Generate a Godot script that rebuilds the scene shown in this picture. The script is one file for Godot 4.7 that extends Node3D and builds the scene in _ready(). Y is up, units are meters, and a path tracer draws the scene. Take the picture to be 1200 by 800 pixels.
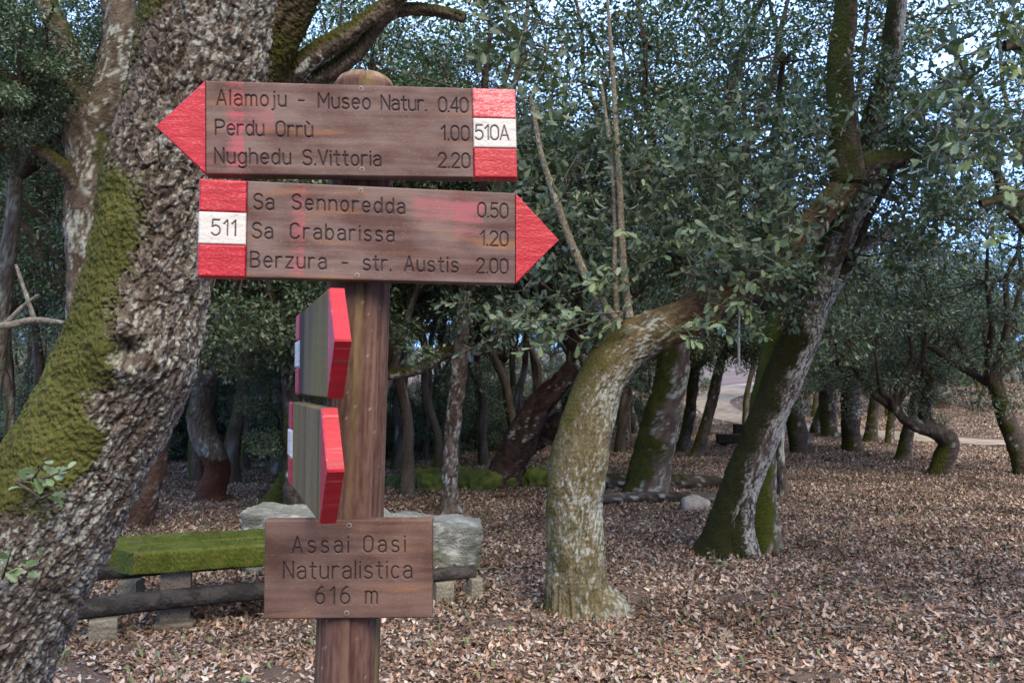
extends Node3D
# An oak wood with a wooden trail signpost. Units are metres, y up, the camera looks towards -z.

const STEMS := {
	"big": [[[-2.322, -0.051, -3.300, 0.516], [-2.251, 0.128, -3.300, 0.404], [-2.176, 0.472, -3.300, 0.318], [-2.019, 0.804, -3.300, 0.266], [-1.884, 1.073, -3.300, 0.258], [-1.717, 1.411, -3.300, 0.244], [-1.553, 1.719, -3.300, 0.244], [-1.481, 2.012, -3.300, 0.220], [-1.422, 2.308, -3.300, 0.227], [-1.359, 2.589, -3.300, 0.237], [-1.274, 2.873, -3.300, 0.251], [-1.229, 3.123, -3.300, 0.261], [-1.193, 3.448, -3.300, 0.284], [-1.153, 3.776, -3.300, 0.292]], [[-1.199, 2.819, -3.350, 0.157], [-1.096, 3.037, -3.350, 0.150], [-0.982, 3.255, -3.350, 0.133], [-0.878, 3.475, -3.350, 0.115], [-0.720, 3.734, -3.350, 0.087]], [[-1.113, 2.909, -3.500, 0.062], [-0.984, 2.977, -3.500, 0.046], [-0.848, 3.091, -3.500, 0.040], [-0.726, 3.167, -3.500, 0.035], [-0.578, 3.281, -3.500, 0.029], [-0.411, 3.403, -3.500, 0.024], [-0.150, 3.557, -3.500, 0.016]], [[-0.973, 2.965, -3.600, 0.049], [-0.821, 3.043, -3.600, 0.037], [-0.719, 3.117, -3.600, 0.034], [-0.674, 3.171, -3.600, 0.030], [-0.594, 3.277, -3.600, 0.026], [-0.479, 3.328, -3.600, 0.024], [-0.326, 3.320, -3.600, 0.019], [-0.211, 3.289, -3.600, 0.011]]],
	"mid": [[[0.502, -0.084, -6.050, 0.353], [0.503, 0.014, -6.050, 0.271], [0.478, 0.161, -6.050, 0.214], [0.461, 0.468, -6.050, 0.195], [0.462, 0.777, -6.050, 0.195], [0.501, 1.149, -6.050, 0.192], [0.578, 1.462, -6.050, 0.173], [0.699, 1.744, -6.050, 0.164], [0.871, 1.934, -6.050, 0.158], [1.114, 2.057, -6.100, 0.146], [1.404, 2.185, -6.250, 0.140], [1.707, 2.345, -6.400, 0.127], [2.075, 2.603, -6.600, 0.117], [2.464, 2.934, -6.800, 0.106], [2.838, 3.306, -7.000, 0.102], [3.056, 3.557, -7.100, 0.096]], [[2.995, 3.519, -7.100, 0.133], [3.229, 3.622, -7.200, 0.098], [3.466, 3.665, -7.300, 0.076], [3.711, 3.756, -7.400, 0.027]], [[2.913, 3.381, -7.000, 0.139], [2.872, 3.868, -7.000, 0.117], [2.861, 4.396, -7.000, 0.102], [2.926, 5.004, -7.000, 0.088], [2.888, 5.695, -7.000, 0.066]], [[0.733, 2.066, -6.050, 0.041], [0.633, 2.282, -6.050, 0.035], [0.532, 2.486, -6.050, 0.032], [0.407, 2.792, -6.050, 0.028], [0.287, 3.146, -6.050, 0.025], [0.204, 3.437, -6.050, 0.019], [0.141, 3.827, -6.050, 0.013]], [[0.872, 2.142, -6.050, 0.032], [0.842, 2.377, -6.050, 0.028], [0.819, 2.728, -6.050, 0.025], [0.803, 3.178, -6.050, 0.022], [0.780, 3.567, -6.050, 0.019], [0.758, 4.023, -6.050, 0.016], [0.722, 4.549, -6.050, 0.009]], [[0.784, 2.185, -6.100, 0.025], [0.773, 2.480, -6.100, 0.022], [0.776, 2.931, -6.100, 0.019], [0.747, 3.386, -6.100, 0.016], [0.679, 3.911, -6.100, 0.010]], [[0.796, 2.101, -6.000, 0.028], [0.702, 2.201, -6.000, 0.025], [0.659, 2.283, -6.000, 0.022]]],
	"right": [[[2.004, 0.000, -7.949, 0.290], [2.030, 0.129, -7.949, 0.199], [2.116, 0.421, -7.949, 0.170], [2.236, 0.747, -7.949, 0.166], [2.390, 1.115, -7.949, 0.166], [2.544, 1.485, -7.949, 0.161], [2.682, 1.815, -7.949, 0.170], [2.855, 2.189, -7.949, 0.153], [2.969, 2.522, -7.949, 0.132], [3.101, 2.899, -7.949, 0.132], [3.259, 3.277, -7.949, 0.124], [3.373, 3.531, -7.949, 0.116], [3.511, 4.083, -7.949, 0.108], [3.711, 4.682, -7.949, 0.091], [3.810, 5.285, -7.949, 0.083], [3.912, 5.981, -7.949, 0.066]], [[2.181, 0.036, -7.850, 0.164], [2.168, 0.236, -7.850, 0.123], [2.203, 0.437, -7.850, 0.090], [2.256, 0.678, -7.850, 0.057]], [[3.311, 2.938, -8.200, 0.094], [3.538, 3.459, -8.200, 0.077], [3.992, 4.006, -8.600, 0.063], [4.425, 4.627, -8.800, 0.055], [5.061, 5.083, -9.000, 0.042]], [[2.994, 2.402, -8.000, 0.100], [3.245, 2.679, -8.200, 0.085], [3.657, 3.075, -8.500, 0.071], [4.205, 3.339, -8.700, 0.054]]],
	"mossy": [[[2.495, -0.000, -8.189, 0.188], [2.489, 0.133, -8.189, 0.154], [2.477, 0.468, -8.189, 0.141], [2.476, 0.888, -8.189, 0.132], [2.509, 1.395, -8.189, 0.124], [2.603, 1.906, -8.189, 0.111], [2.698, 2.505, -8.189, 0.094]]],
	"slim": [[[3.968, 0.000, -12.118, 0.114], [3.970, 0.099, -12.118, 0.082], [3.939, 0.522, -12.118, 0.069], [3.948, 1.022, -12.118, 0.069], [3.996, 1.650, -12.118, 0.063], [4.075, 2.535, -12.118, 0.057]]],
	"patchy": [[[1.895, 0.000, -11.765, 0.368], [1.909, 0.145, -11.765, 0.294], [1.997, 0.555, -11.765, 0.270], [2.087, 0.980, -11.765, 0.245], [2.200, 1.406, -11.765, 0.221], [2.302, 1.772, -11.765, 0.208], [2.356, 2.263, -11.765, 0.196], [2.461, 2.879, -11.765, 0.159], [2.543, 3.623, -11.765, 0.135]]],
	"lichen": [[[-0.783, 0.000, -10.535, 0.187], [-0.794, 0.129, -10.535, 0.110], [-0.795, 0.453, -10.535, 0.093], [-0.775, 0.887, -10.535, 0.093], [-0.733, 1.322, -10.535, 0.093], [-0.680, 1.760, -10.535, 0.093], [-0.648, 2.144, -10.535, 0.088], [-0.627, 2.529, -10.535, 0.077], [-0.574, 3.083, -10.535, 0.066]], [[-0.664, 2.100, -10.800, 0.068], [-0.900, 2.043, -10.800, 0.068], [-1.125, 1.897, -10.800, 0.068], [-1.405, 1.807, -10.800, 0.062], [-1.686, 1.762, -10.800, 0.051]], [[-0.664, 2.145, -10.800, 0.056], [-0.428, 2.077, -10.800, 0.045], [-0.169, 2.167, -10.800, 0.034]]],
	"cork": [[[-0.163, 0.000, -13.105, 0.355], [-0.108, 0.215, -13.105, 0.259], [0.054, 0.566, -13.105, 0.225], [0.217, 0.903, -13.105, 0.212], [0.408, 1.269, -13.105, 0.184], [0.681, 1.582, -13.105, 0.150], [0.983, 1.923, -13.105, 0.123]], [[0.113, 0.553, -13.600, 0.184], [0.352, 0.735, -13.600, 0.170], [0.677, 0.945, -13.600, 0.170], [1.059, 1.058, -13.600, 0.142], [1.413, 1.255, -13.600, 0.099]]],
	"stripped": [[[-4.252, 0.000, -11.765, 0.233], [-4.278, 0.096, -11.765, 0.184], [-4.210, 0.374, -11.765, 0.165], [-4.239, 0.616, -11.765, 0.159], [-4.390, 0.858, -11.765, 0.172], [-4.470, 1.162, -11.765, 0.159], [-4.453, 1.589, -11.765, 0.135], [-4.437, 2.017, -11.765, 0.123], [-4.447, 2.509, -11.765, 0.110], [-4.431, 2.941, -11.765, 0.098]], [[-4.369, 1.650, -11.700, 0.085], [-4.168, 1.954, -11.700, 0.073], [-3.965, 2.198, -11.700, 0.067], [-3.724, 2.382, -11.700, 0.055], [-3.299, 2.504, -11.700, 0.037]], [[-4.396, 2.382, -11.700, 0.085], [-4.136, 2.847, -11.700, 0.067], [-3.799, 3.180, -11.700, 0.055], [-3.313, 3.488, -11.700, 0.037]]],
	"behind": [[[-4.448, -0.226, -9.600, 0.250], [-4.375, 0.019, -9.600, 0.180], [-4.284, 0.363, -9.600, 0.160], [-4.211, 0.658, -9.600, 0.150], [-4.123, 1.153, -9.600, 0.140], [-3.947, 1.750, -9.600, 0.120]]],
	"stump": [[[-3.143, 0.003, -10.800, 0.191], [-3.100, 0.091, -10.800, 0.146], [-3.013, 0.257, -10.800, 0.124], [-2.882, 0.479, -10.800, 0.101], [-2.684, 0.701, -10.800, 0.079]]],
	"shade": [[[-2.609, -0.052, -10.200, 0.244], [-2.610, 0.073, -10.200, 0.191], [-2.636, 0.387, -10.200, 0.170], [-2.640, 0.701, -10.200, 0.159], [-2.701, 1.333, -10.200, 0.128], [-2.785, 1.968, -10.200, 0.106]]],
	"forked": [[[-4.136, -0.221, -7.600, 0.277], [-4.039, 0.475, -7.600, 0.198], [-3.938, 1.099, -7.600, 0.182], [-3.926, 1.808, -7.600, 0.166], [-3.945, 2.524, -7.600, 0.166], [-3.980, 3.246, -7.600, 0.182], [-3.963, 3.813, -7.600, 0.198], [-3.990, 4.221, -7.600, 0.198]], [[-3.952, 3.976, -7.600, 0.174], [-3.802, 4.385, -7.600, 0.166], [-3.701, 4.878, -7.600, 0.150], [-3.744, 5.292, -7.600, 0.142], [-3.821, 5.791, -7.600, 0.119]], [[-4.071, 4.089, -7.700, 0.120], [-4.165, 4.545, -7.700, 0.104], [-4.342, 5.004, -7.700, 0.088], [-4.515, 5.339, -7.700, 0.080], [-4.736, 5.845, -7.700, 0.064]], [[-3.929, 3.941, -7.620, 0.079], [-3.988, 4.268, -7.500, 0.059], [-4.217, 4.494, -7.500, 0.047], [-4.454, 4.446, -7.500, 0.039], [-4.774, 4.511, -7.500, 0.031]], [[-3.975, 3.251, -7.620, 0.071], [-4.057, 3.559, -7.400, 0.050], [-4.217, 3.717, -7.400, 0.046], [-4.455, 3.820, -7.400, 0.035], [-4.768, 3.836, -7.400, 0.023]]],
	"pale": [[[-5.838, -0.108, -9.000, 0.141], [-5.789, 0.628, -9.000, 0.113], [-5.724, 1.463, -9.000, 0.094], [-5.654, 2.213, -9.000, 0.084], [-5.585, 2.969, -9.000, 0.075], [-5.530, 3.636, -9.000, 0.066], [-5.511, 4.212, -9.000, 0.056], [-5.459, 4.986, -9.000, 0.042]]],
	"dead": [[[-4.207, 2.090, -6.500, 0.027], [-4.004, 2.118, -6.500, 0.027], [-3.802, 2.159, -6.500, 0.024], [-3.564, 2.138, -6.500, 0.014]], [[-4.038, 2.118, -6.500, 0.020], [-3.907, 2.261, -6.500, 0.014], [-3.774, 2.363, -6.500, 0.010]], [[-3.802, 2.159, -6.500, 0.017], [-3.876, 2.363, -6.500, 0.014], [-3.965, 2.603, -6.500, 0.010]]],
	"g_a": [[[6.871, 0.000, -19.455, 0.284], [6.834, 0.200, -19.455, 0.233], [6.723, 0.743, -19.455, 0.203], [6.653, 1.347, -19.455, 0.182], [6.524, 2.055, -19.455, 0.142]]],
	"g_b": [[[9.913, 0.000, -26.558, 0.277], [9.864, 0.274, -26.558, 0.194], [10.156, 1.099, -26.558, 0.166], [10.366, 1.926, -26.558, 0.138]]],
	"g_c": [[[9.809, 0.000, -25.297, 0.343], [9.760, 0.209, -25.297, 0.250], [9.700, 1.125, -25.297, 0.224], [9.695, 2.176, -25.297, 0.184]]],
	"g_d": [[[8.473, 0.000, -20.449, 0.320], [8.435, 0.211, -20.449, 0.224], [8.431, 1.014, -20.449, 0.213], [8.428, 1.863, -20.449, 0.192]]],
	"g_e": [[[10.205, 0.000, -23.443, 0.244], [10.234, 0.193, -23.443, 0.171], [10.323, 0.921, -23.443, 0.134], [10.492, 1.894, -23.443, 0.122]]],
	"g_f": [[[10.309, 0.000, -22.456, 0.152], [10.313, 0.162, -22.456, 0.105], [10.402, 0.951, -22.456, 0.094], [10.471, 1.883, -22.456, 0.082]]],
	"g_g": [[[8.390, 0.000, -17.734, 0.185], [8.430, 0.146, -17.734, 0.139], [8.553, 0.640, -17.734, 0.120], [8.735, 1.282, -17.734, 0.111], [8.920, 2.019, -17.734, 0.092]]],
	"g_h": [[[7.825, 0.000, -15.070, 0.251], [7.844, 0.124, -15.070, 0.173], [7.928, 0.341, -15.070, 0.173], [7.995, 0.527, -15.070, 0.173], [7.906, 0.698, -15.070, 0.165], [7.691, 0.823, -15.070, 0.141], [7.350, 0.932, -15.070, 0.110], [7.135, 1.088, -15.070, 0.086], [6.984, 1.337, -15.070, 0.071]], [[8.117, 0.790, -15.969, 0.116], [8.025, 1.070, -15.969, 0.100], [8.083, 1.401, -15.969, 0.091], [8.177, 1.816, -15.969, 0.075]]],
	"g_i": [[[9.399, 0.000, -15.070, 0.235], [9.356, 0.124, -15.070, 0.173], [9.245, 0.558, -15.070, 0.157], [9.072, 0.994, -15.070, 0.141], [8.960, 1.415, -15.070, 0.118], [8.784, 1.807, -15.070, 0.094]]],
	"g_j": [[[4.089, -0.000, -19.940, 0.228], [4.153, 0.164, -19.940, 0.145], [4.305, 0.823, -19.940, 0.125], [4.396, 1.546, -19.940, 0.114], [4.529, 2.272, -19.940, 0.093]]],
	"g_k": [[[4.083, 0.000, -18.342, 0.191], [4.142, 0.151, -18.342, 0.124], [4.340, 0.795, -18.342, 0.105], [4.540, 1.555, -18.342, 0.105], [4.742, 2.414, -18.342, 0.086]]],
	"g_l": [[[3.330, 0.000, -24.151, 0.176], [3.331, 0.150, -24.151, 0.126], [3.311, 0.899, -24.151, 0.113], [3.268, 1.901, -24.151, 0.101]]],
	"g_m": [[[4.020, 0.000, -26.558, 0.180], [3.967, 0.192, -26.558, 0.138], [3.807, 0.961, -26.558, 0.124], [3.676, 1.926, -26.558, 0.111]]],
	"bank": [[[17.222, 0.009, -33.000, 0.584], [17.234, 0.418, -33.000, 0.447], [17.258, 1.307, -33.000, 0.430], [17.311, 1.993, -33.000, 0.413], [17.339, 3.024, -33.000, 0.378]]],
}

var rng := RandomNumberGenerator.new()
var n_fine := FastNoiseLite.new()
var n_mid := FastNoiseLite.new()
var n_low := FastNoiseLite.new()
var n_ridge := FastNoiseLite.new()
var n_cell_big := FastNoiseLite.new()
var M := {}
var taken := {}
var kinds := []          # crown and limb meshes shared by the trees of the wood
var sprig_meshes := []
var leaf_meshes := []
var last_trunk: Builder

class Builder:
	var v := PackedVector3Array()
	var n := PackedVector3Array()
	var c := PackedColorArray()
	var ix := PackedInt32Array()
	func add(p: Vector3, nn: Vector3, col: Color) -> int:
		v.append(p); n.append(nn); c.append(col)
		return v.size() - 1
	func tri(a: int, b: int, d: int):
		ix.append(a); ix.append(b); ix.append(d)
	func quad(a: int, b: int, d: int, e: int):
		ix.append(a); ix.append(b); ix.append(d); ix.append(a); ix.append(d); ix.append(e)
	func mesh() -> ArrayMesh:
		for i in range(0, ix.size(), 3):      # every face turns its front to where its normals point
			var a := v[ix[i]]
			if (v[ix[i + 2]] - a).cross(v[ix[i + 1]] - a).dot(n[ix[i]] + n[ix[i + 1]] + n[ix[i + 2]]) < 0.0:
				var k := ix[i + 1]
				ix[i + 1] = ix[i + 2]
				ix[i + 2] = k
		var arr := []
		arr.resize(Mesh.ARRAY_MAX)
		arr[Mesh.ARRAY_VERTEX] = v
		arr[Mesh.ARRAY_NORMAL] = n
		arr[Mesh.ARRAY_COLOR] = c
		arr[Mesh.ARRAY_INDEX] = ix
		var m := ArrayMesh.new()
		m.add_surface_from_arrays(Mesh.PRIMITIVE_TRIANGLES, arr)
		return m

# ---------------------------------------------------------------- naming
func numbered(called: String) -> String:
	if not taken.has(called):
		taken[called] = 0
		return called
	taken[called] += 1
	return "%s_%03d" % [called, taken[called]]

func thing(called: String, label: String, category: String, at := Vector3.ZERO, group := "") -> Node3D:
	var o := Node3D.new()
	o.name = numbered(called)
	add_child(o)
	o.position = at
	o.set_meta("label", label)
	o.set_meta("category", category)
	if group:
		o.set_meta("group", group)
	return o

func part(called: String, mesh: Mesh, mat: Material, parent: Node3D, at := Vector3.ZERO) -> MeshInstance3D:
	var o := MeshInstance3D.new()
	o.name = called
	o.mesh = mesh
	o.material_override = mat
	parent.add_child(o, true)
	o.position = at
	return o

func scatter(called: String, mesh: Mesh, mat: Material, parent: Node3D, places: Array, colors: Array, at := Vector3.ZERO) -> MultiMeshInstance3D:
	var mm := MultiMesh.new()
	mm.transform_format = MultiMesh.TRANSFORM_3D
	mm.use_colors = true
	mm.mesh = mesh
	mm.instance_count = places.size()
	for i in places.size():
		mm.set_instance_transform(i, places[i])
		mm.set_instance_color(i, colors[i])
	var o := MultiMeshInstance3D.new()
	o.name = called
	o.multimesh = mm
	o.material_override = mat
	o.set_meta("kind", "stuff")
	parent.add_child(o, true)
	o.position = at
	return o

# ---------------------------------------------------------------- materials
func noise_image(freq: float, octaves: int, kind := FastNoiseLite.TYPE_SIMPLEX_SMOOTH, seed_ := 5) -> ImageTexture:
	var f := FastNoiseLite.new()
	f.seed = seed_
	f.noise_type = kind
	f.frequency = freq
	f.fractal_octaves = octaves
	return ImageTexture.create_from_image(f.get_seamless_image(512, 512))

func coloured(rough: float, relief := 0.0, tex: Texture2D = null, scale := Vector3.ONE) -> StandardMaterial3D:
	var m := StandardMaterial3D.new()
	m.vertex_color_use_as_albedo = true
	m.roughness = rough
	if tex:
		m.uv1_triplanar = true
		m.uv1_scale = scale
		m.heightmap_enabled = true
		m.heightmap_texture = tex
		m.heightmap_scale = relief
	return m

func make_materials():
	var grain := noise_image(0.03, 4)
	var rough_tex := noise_image(0.02, 5, FastNoiseLite.TYPE_SIMPLEX_SMOOTH, 9)
	M.bark = coloured(0.95, 1.2, rough_tex, Vector3(6, 3, 6))
	M.far_bark = coloured(0.95, 3.0, rough_tex, Vector3(3, 1.2, 3))
	M.wood = coloured(0.7, 0.015, grain, Vector3(3, 26, 3))
	M.post = coloured(0.8, 0.06, grain, Vector3(26, 2.5, 26))
	M.paint = coloured(0.42, 0.035, grain, Vector3(7, 12, 7))
	M.metal = coloured(0.6)
	for k in ["bark", "far_bark", "wood", "post"]:
		M[k].metallic_specular = 0.2
	M.moss = coloured(1.0)
	M.moss.backlight_enabled = true
	M.moss.backlight = Color(0.25, 0.3, 0.1)
	M.leaf = coloured(0.42)
	M.leaf.backlight_enabled = true
	M.leaf.backlight = Color(0.5, 0.6, 0.3)
	M.litter = coloured(0.75)
	M.litter.metallic_specular = 0.3
	M.ground = coloured(1.0, 3.0, rough_tex, Vector3(2.2, 2.2, 2.2))
	M.stone = coloured(0.95, 1.5, rough_tex, Vector3(4, 4, 4))
	M.path = coloured(1.0, 1.0, rough_tex, Vector3(2, 2, 2))

func mix3(a: Color, b: Color, t: float) -> Color:
	return a.lerp(b, clampf(t, 0.0, 1.0))

# ---------------------------------------------------------------- swept stems
func spline(P: Array, t: float) -> Array:
	var k := clampi(int(t), 0, P.size() - 2)
	var f := t - k
	var a = P[maxi(k - 1, 0)]
	var b = P[k]
	var c = P[k + 1]
	var d = P[mini(k + 2, P.size() - 1)]
	var q := []
	for i in 4:
		q.append(0.5 * (2.0 * b[i] + (c[i] - a[i]) * f + (2.0 * a[i] - 5.0 * b[i] + 4.0 * c[i] - d[i]) * f * f + (3.0 * b[i] - a[i] - 3.0 * c[i] + d[i]) * f * f * f))
	return [Vector3(q[0], q[1], q[2]), maxf(q[3], 0.003)]

# style: bark, bark2, moss, lichen colours; moss_dir, moss (bias), lichen (share), plate (cell size per metre), depth, lump, knots [[pos, radius, height]]
func stem(b: Builder, P: Array, sides: int, rings: int, style: Dictionary, capped := false):
	var lens := [0.0]
	for i in P.size() - 1:
		lens.append(lens[-1] + Vector3(P[i][0], P[i][1], P[i][2]).distance_to(Vector3(P[i + 1][0], P[i + 1][1], P[i + 1][2])))
	var total: float = lens[-1]
	var bark: Color = style.bark
	var bark2: Color = style.bark2
	var moss: Color = style.moss
	var lichen: Color = style.lichen
	var md: Vector3 = style.moss_dir
	var mb: float = style.moss_bias
	var lb: float = style.lichen_bias
	var plate: float = style.plate
	var depth: float = style.depth
	var lump: float = style.lump
	var m_lo: float = style.get("moss_from", -9.0)
	var m_hi: float = style.get("moss_to", 99.0)
	var late: Array = style.get("late", [])      # [from, to, bark, bark2]: the bark changes along the stem
	var l_freq: float = style.get("lichen_freq", 8.0)
	var l_fine: float = style.get("lichen_fine", 0.45)
	var knots: Array = style.get("knots", [])
	var spots: Array = style.get("moss_spots", [])
	var seed_off: Vector3 = style.get("off", Vector3.ZERO)
	var lump_scale: float = 1.0 / maxf(P[P.size() / 2][3], 0.05)
	var start := b.v.size()
	var ref := Vector3(0, 0, -1)   # the seam lies at the back
	var seg := 0
	for r in rings + 1:
		var s := total * r / rings
		while seg < lens.size() - 2 and s > lens[seg + 1]:
			seg += 1
		var t: float = seg + (s - lens[seg]) / maxf(lens[seg + 1] - lens[seg], 1e-5)
		var here := spline(P, t)
		var ahead := spline(P, minf(t + 0.05, P.size() - 1.0))
		var behind := spline(P, maxf(t - 0.05, 0.0))
		var tan: Vector3 = (ahead[0] - behind[0]).normalized()
		ref = (ref - tan * ref.dot(tan)).normalized()
		var side := tan.cross(ref)
		var c: Vector3 = here[0]
		var rad: float = here[1]
		var flare := 0.0
		if style.get("flare", 0.0) > 0.0:
			flare = style.flare * exp(-s / maxf(rad * 0.9, 0.05))
		for j in sides + 1:
			var a := TAU * (j % sides) / sides
			var d := ref * cos(a) + side * sin(a)
			var p := c + d * rad
			var q := p + seed_off
			var low := n_low.get_noise_3dv(q * lump_scale)
			var h := rad * (1.0 + lump * low + flare * maxf(0.0, n_low.get_noise_2d(a * 40.0 + seed_off.x * 50.0, 3.0) + 0.25 + 0.4 * sin(a * 3.0 + seed_off.x)))
			# bark plates, stretched along the stem
			var bend := n_mid.get_noise_3dv(q * 9.0) * 0.55
			var bend2 := n_fine.get_noise_3dv(q * 14.0) * 0.35
			var cx := Vector3(cos(a) * rad * plate + bend + bend2, s * plate * 0.40 + bend2, sin(a) * rad * plate - bend) + seed_off * 7.0
			var c1 := absf(n_ridge.get_noise_3d(cx.x, cx.y * 0.55, cx.z))
			var c2 := absf(n_ridge.get_noise_3d(cx.x * 0.55 + 31.0, cx.y * 1.5, cx.z * 0.55))
			var c3 := absf(n_ridge.get_noise_3d(cx.x * 2.6, cx.y * 1.5 + 17.0, cx.z * 2.6))
			var crack := minf(minf(c1 * 3.2, c2 * 4.0 + 0.12), 1.0)
			var cell := crack * 1.4 - 1.0
			var fine := n_fine.get_noise_3dv(q * 60.0)
			var wide := n_mid.get_noise_3dv(q * 3.5)
			var mossy := d.dot(md) + wide * 0.75 + n_mid.get_noise_3dv(q * 14.0) * 0.5 + 0.35 * fine + mb - 0.8 * smoothstep(m_hi - 0.25, m_hi + 0.25, p.y) - 0.8 * smoothstep(m_lo + 0.25, m_lo - 0.25, p.y)
			for k in spots:
				mossy += 1.1 * maxf(0.0, 1.0 - p.distance_to(k[0]) / k[1])
			var ml := clampf(mossy * 4.0, 0.0, 1.0)
			var relief := depth * (0.85 * crack + 0.35 * minf(c3 * 3.0, 1.0) + 0.25 * fine + 0.3 * n_cell_big.get_noise_3dv(cx))
			h += lerpf(relief, depth * (1.15 + 0.6 * n_fine.get_noise_3dv(q * 35.0) + 0.8 * n_mid.get_noise_3dv(q * 22.0)), ml)
			for k in knots:
				var e: float = p.distance_to(k[0]) / k[1]
				if e < 2.5:
					h += k[2] * (exp(-e * e) - 1.9 * exp(-e * e * 5.0)) + k[2] * 0.5 * n_mid.get_noise_3dv(q * 24.0) * exp(-e * e)
			var value := n_cell_big.get_noise_3dv(cx * 2.3 + Vector3(5, 9, 2))
			var tone := 0.45 + 0.45 * n_cell_big.get_noise_3dv(cx) + 0.4 * value + 0.45 * fine
			var col := mix3(bark, bark2, tone)
			var far := 0.0
			if late:
				far = smoothstep(late[0], late[1], s / total + 0.06 * wide)
				col = mix3(col, mix3(late[2], late[3], tone), far)
			var li := n_mid.get_noise_3dv(q * l_freq + Vector3(40, 0, 0)) * (1.05 - l_fine) + n_fine.get_noise_3dv(q * 38.0) * l_fine + 0.4 * value + lb - 0.45 * far + 0.25 * d.dot(style.get("lichen_dir", Vector3.ZERO))
			col = mix3(col, lichen * (0.85 + 0.3 * fine), (li - 0.25) * 5.0 * clampf((cell + 0.95) * 3.0, 0.0, 1.0))
			col = mix3(col, moss * (1.0 + 0.5 * n_fine.get_noise_3dv(q * 55.0) + 0.35 * n_mid.get_noise_3dv(q * 11.0)), ml)
			if style.has("strip") and p.y < style.strip + 0.15 * n_mid.get_noise_3dv(q * 6.0):
				col = mix3(Color(0.10, 0.045, 0.03), Color(0.055, 0.03, 0.022), 0.5 + wide + fine * 0.5)
			b.add(c + d * h, d, col)
	var w1 := sides + 1
	# normals from the finished grid
	for r in rings + 1:
		for j in sides + 1:
			var i0 := start + r * w1 + j
			var jl := (j - 1 + sides) % sides
			var jr := (j + 1) % sides
			var du: Vector3 = b.v[start + r * w1 + jr] - b.v[start + r * w1 + jl]
			var dv: Vector3 = b.v[start + mini(r + 1, rings) * w1 + j] - b.v[start + maxi(r - 1, 0) * w1 + j]
			var nn := dv.cross(du).normalized()
			if nn.dot(b.n[i0]) < 0.0:
				nn = -nn
			b.n[i0] = nn
	for r in rings:
		for j in sides:
			var i0 := start + r * w1 + j
			b.quad(i0, i0 + w1, i0 + w1 + 1, i0 + 1)
	if capped:
		for e in 2:
			var r0: int = start + (rings * w1 if e else 0)
			var mid := Vector3.ZERO
			for j in sides:
				mid += b.v[r0 + j]
			mid /= sides
			var nn := Vector3(P[-1][0] - P[0][0], P[-1][1] - P[0][1], P[-1][2] - P[0][2]).normalized() * (1.0 if e else -1.0)
			var cc := b.add(mid, nn, style.get("cut", bark2))
			for j in sides:
				var p1 := b.add(b.v[r0 + j], nn, style.get("cut", bark2))
				var p2 := b.add(b.v[r0 + j + 1], nn, style.get("cut", bark2))
				if e:
					b.tri(cc, p2, p1)
				else:
					b.tri(cc, p1, p2)

func oak_style(over := {}) -> Dictionary:
	var s := {
		"bark": Color(0.085, 0.062, 0.05), "bark2": Color(0.17, 0.14, 0.12), "moss": Color(0.054, 0.056, 0.017), "lichen": Color(0.42, 0.45, 0.42),
		"moss_dir": Vector3(-0.8, 0.25, 0.1), "moss_bias": -0.55, "lichen_bias": 0.0, "plate": 16.0, "depth": 0.012, "lump": 0.10, "flare": 0.0,
	}
	s.merge(over, true)
	s.off = Vector3(rng.randf() * 20.0, rng.randf() * 20.0, rng.randf() * 20.0)
	return s

# ---------------------------------------------------------------- leaves
const ORDINAL := ["first", "second", "third", "fourth", "fifth", "sixth", "seventh", "eighth", "ninth", "tenth", "eleventh", "twelfth", "thirteenth", "fourteenth", "fifteenth", "sixteenth", "seventeenth", "eighteenth", "nineteenth", "twentieth"]
const OUTLINE := [[0.0, 0.012], [0.1, 0.03], [0.24, 0.15], [0.33, 0.12], [0.48, 0.235], [0.57, 0.18], [0.72, 0.25], [0.82, 0.18], [0.92, 0.15], [1.0, 0.0]]
const OUTLINE_SHORT := [[0.0, 0.01], [0.22, 0.14], [0.36, 0.13], [0.58, 0.25], [0.82, 0.19], [1.0, 0.0]]

# a leaf of length 1 from o along dir, nrm up
func leaf(b: Builder, o: Vector3, dir: Vector3, nrm: Vector3, length: float, fold: float, curl: float, col: Color, outline := OUTLINE, wide := 1.0):
	dir = dir.normalized()
	nrm = (nrm - dir * nrm.dot(dir)).normalized()
	var side := dir.cross(nrm)
	var prev := []
	for e in outline:
		var t: float = e[0]
		var mid := o + dir * (t * length) - nrm * (curl * t * t * length)
		var w: float = e[1] * length * wide
		var up := nrm * (w * fold)
		var nl := (nrm + side * fold + dir * curl * 2.0 * t).normalized()
		var nr := (nrm - side * fold + dir * curl * 2.0 * t).normalized()
		var row := [b.add(mid - side * w + up, nl, col), b.add(mid, nrm, col * 1.06), b.add(mid + side * w + up, nr, col)]
		if prev:
			b.quad(prev[0], row[0], row[1], prev[1])
			b.quad(prev[1], row[1], row[2], prev[2])
		prev = row

func rand_dir() -> Vector3:
	var z := rng.randf_range(-1, 1)
	var a := rng.randf() * TAU
	var r := sqrt(1.0 - z * z)
	return Vector3(r * cos(a), z, r * sin(a))

func leaf_green() -> Color:
	var k := rng.randf()
	var base := Color(0.096, 0.136, 0.086)
	if k < 0.18:
		base = Color(0.165, 0.215, 0.138)
	elif k < 0.45:
		base = Color(0.065, 0.094, 0.062)
	elif k > 0.985:
		base = Color(0.20, 0.11, 0.05)
	return base * rng.randf_range(0.8, 1.25)

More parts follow.
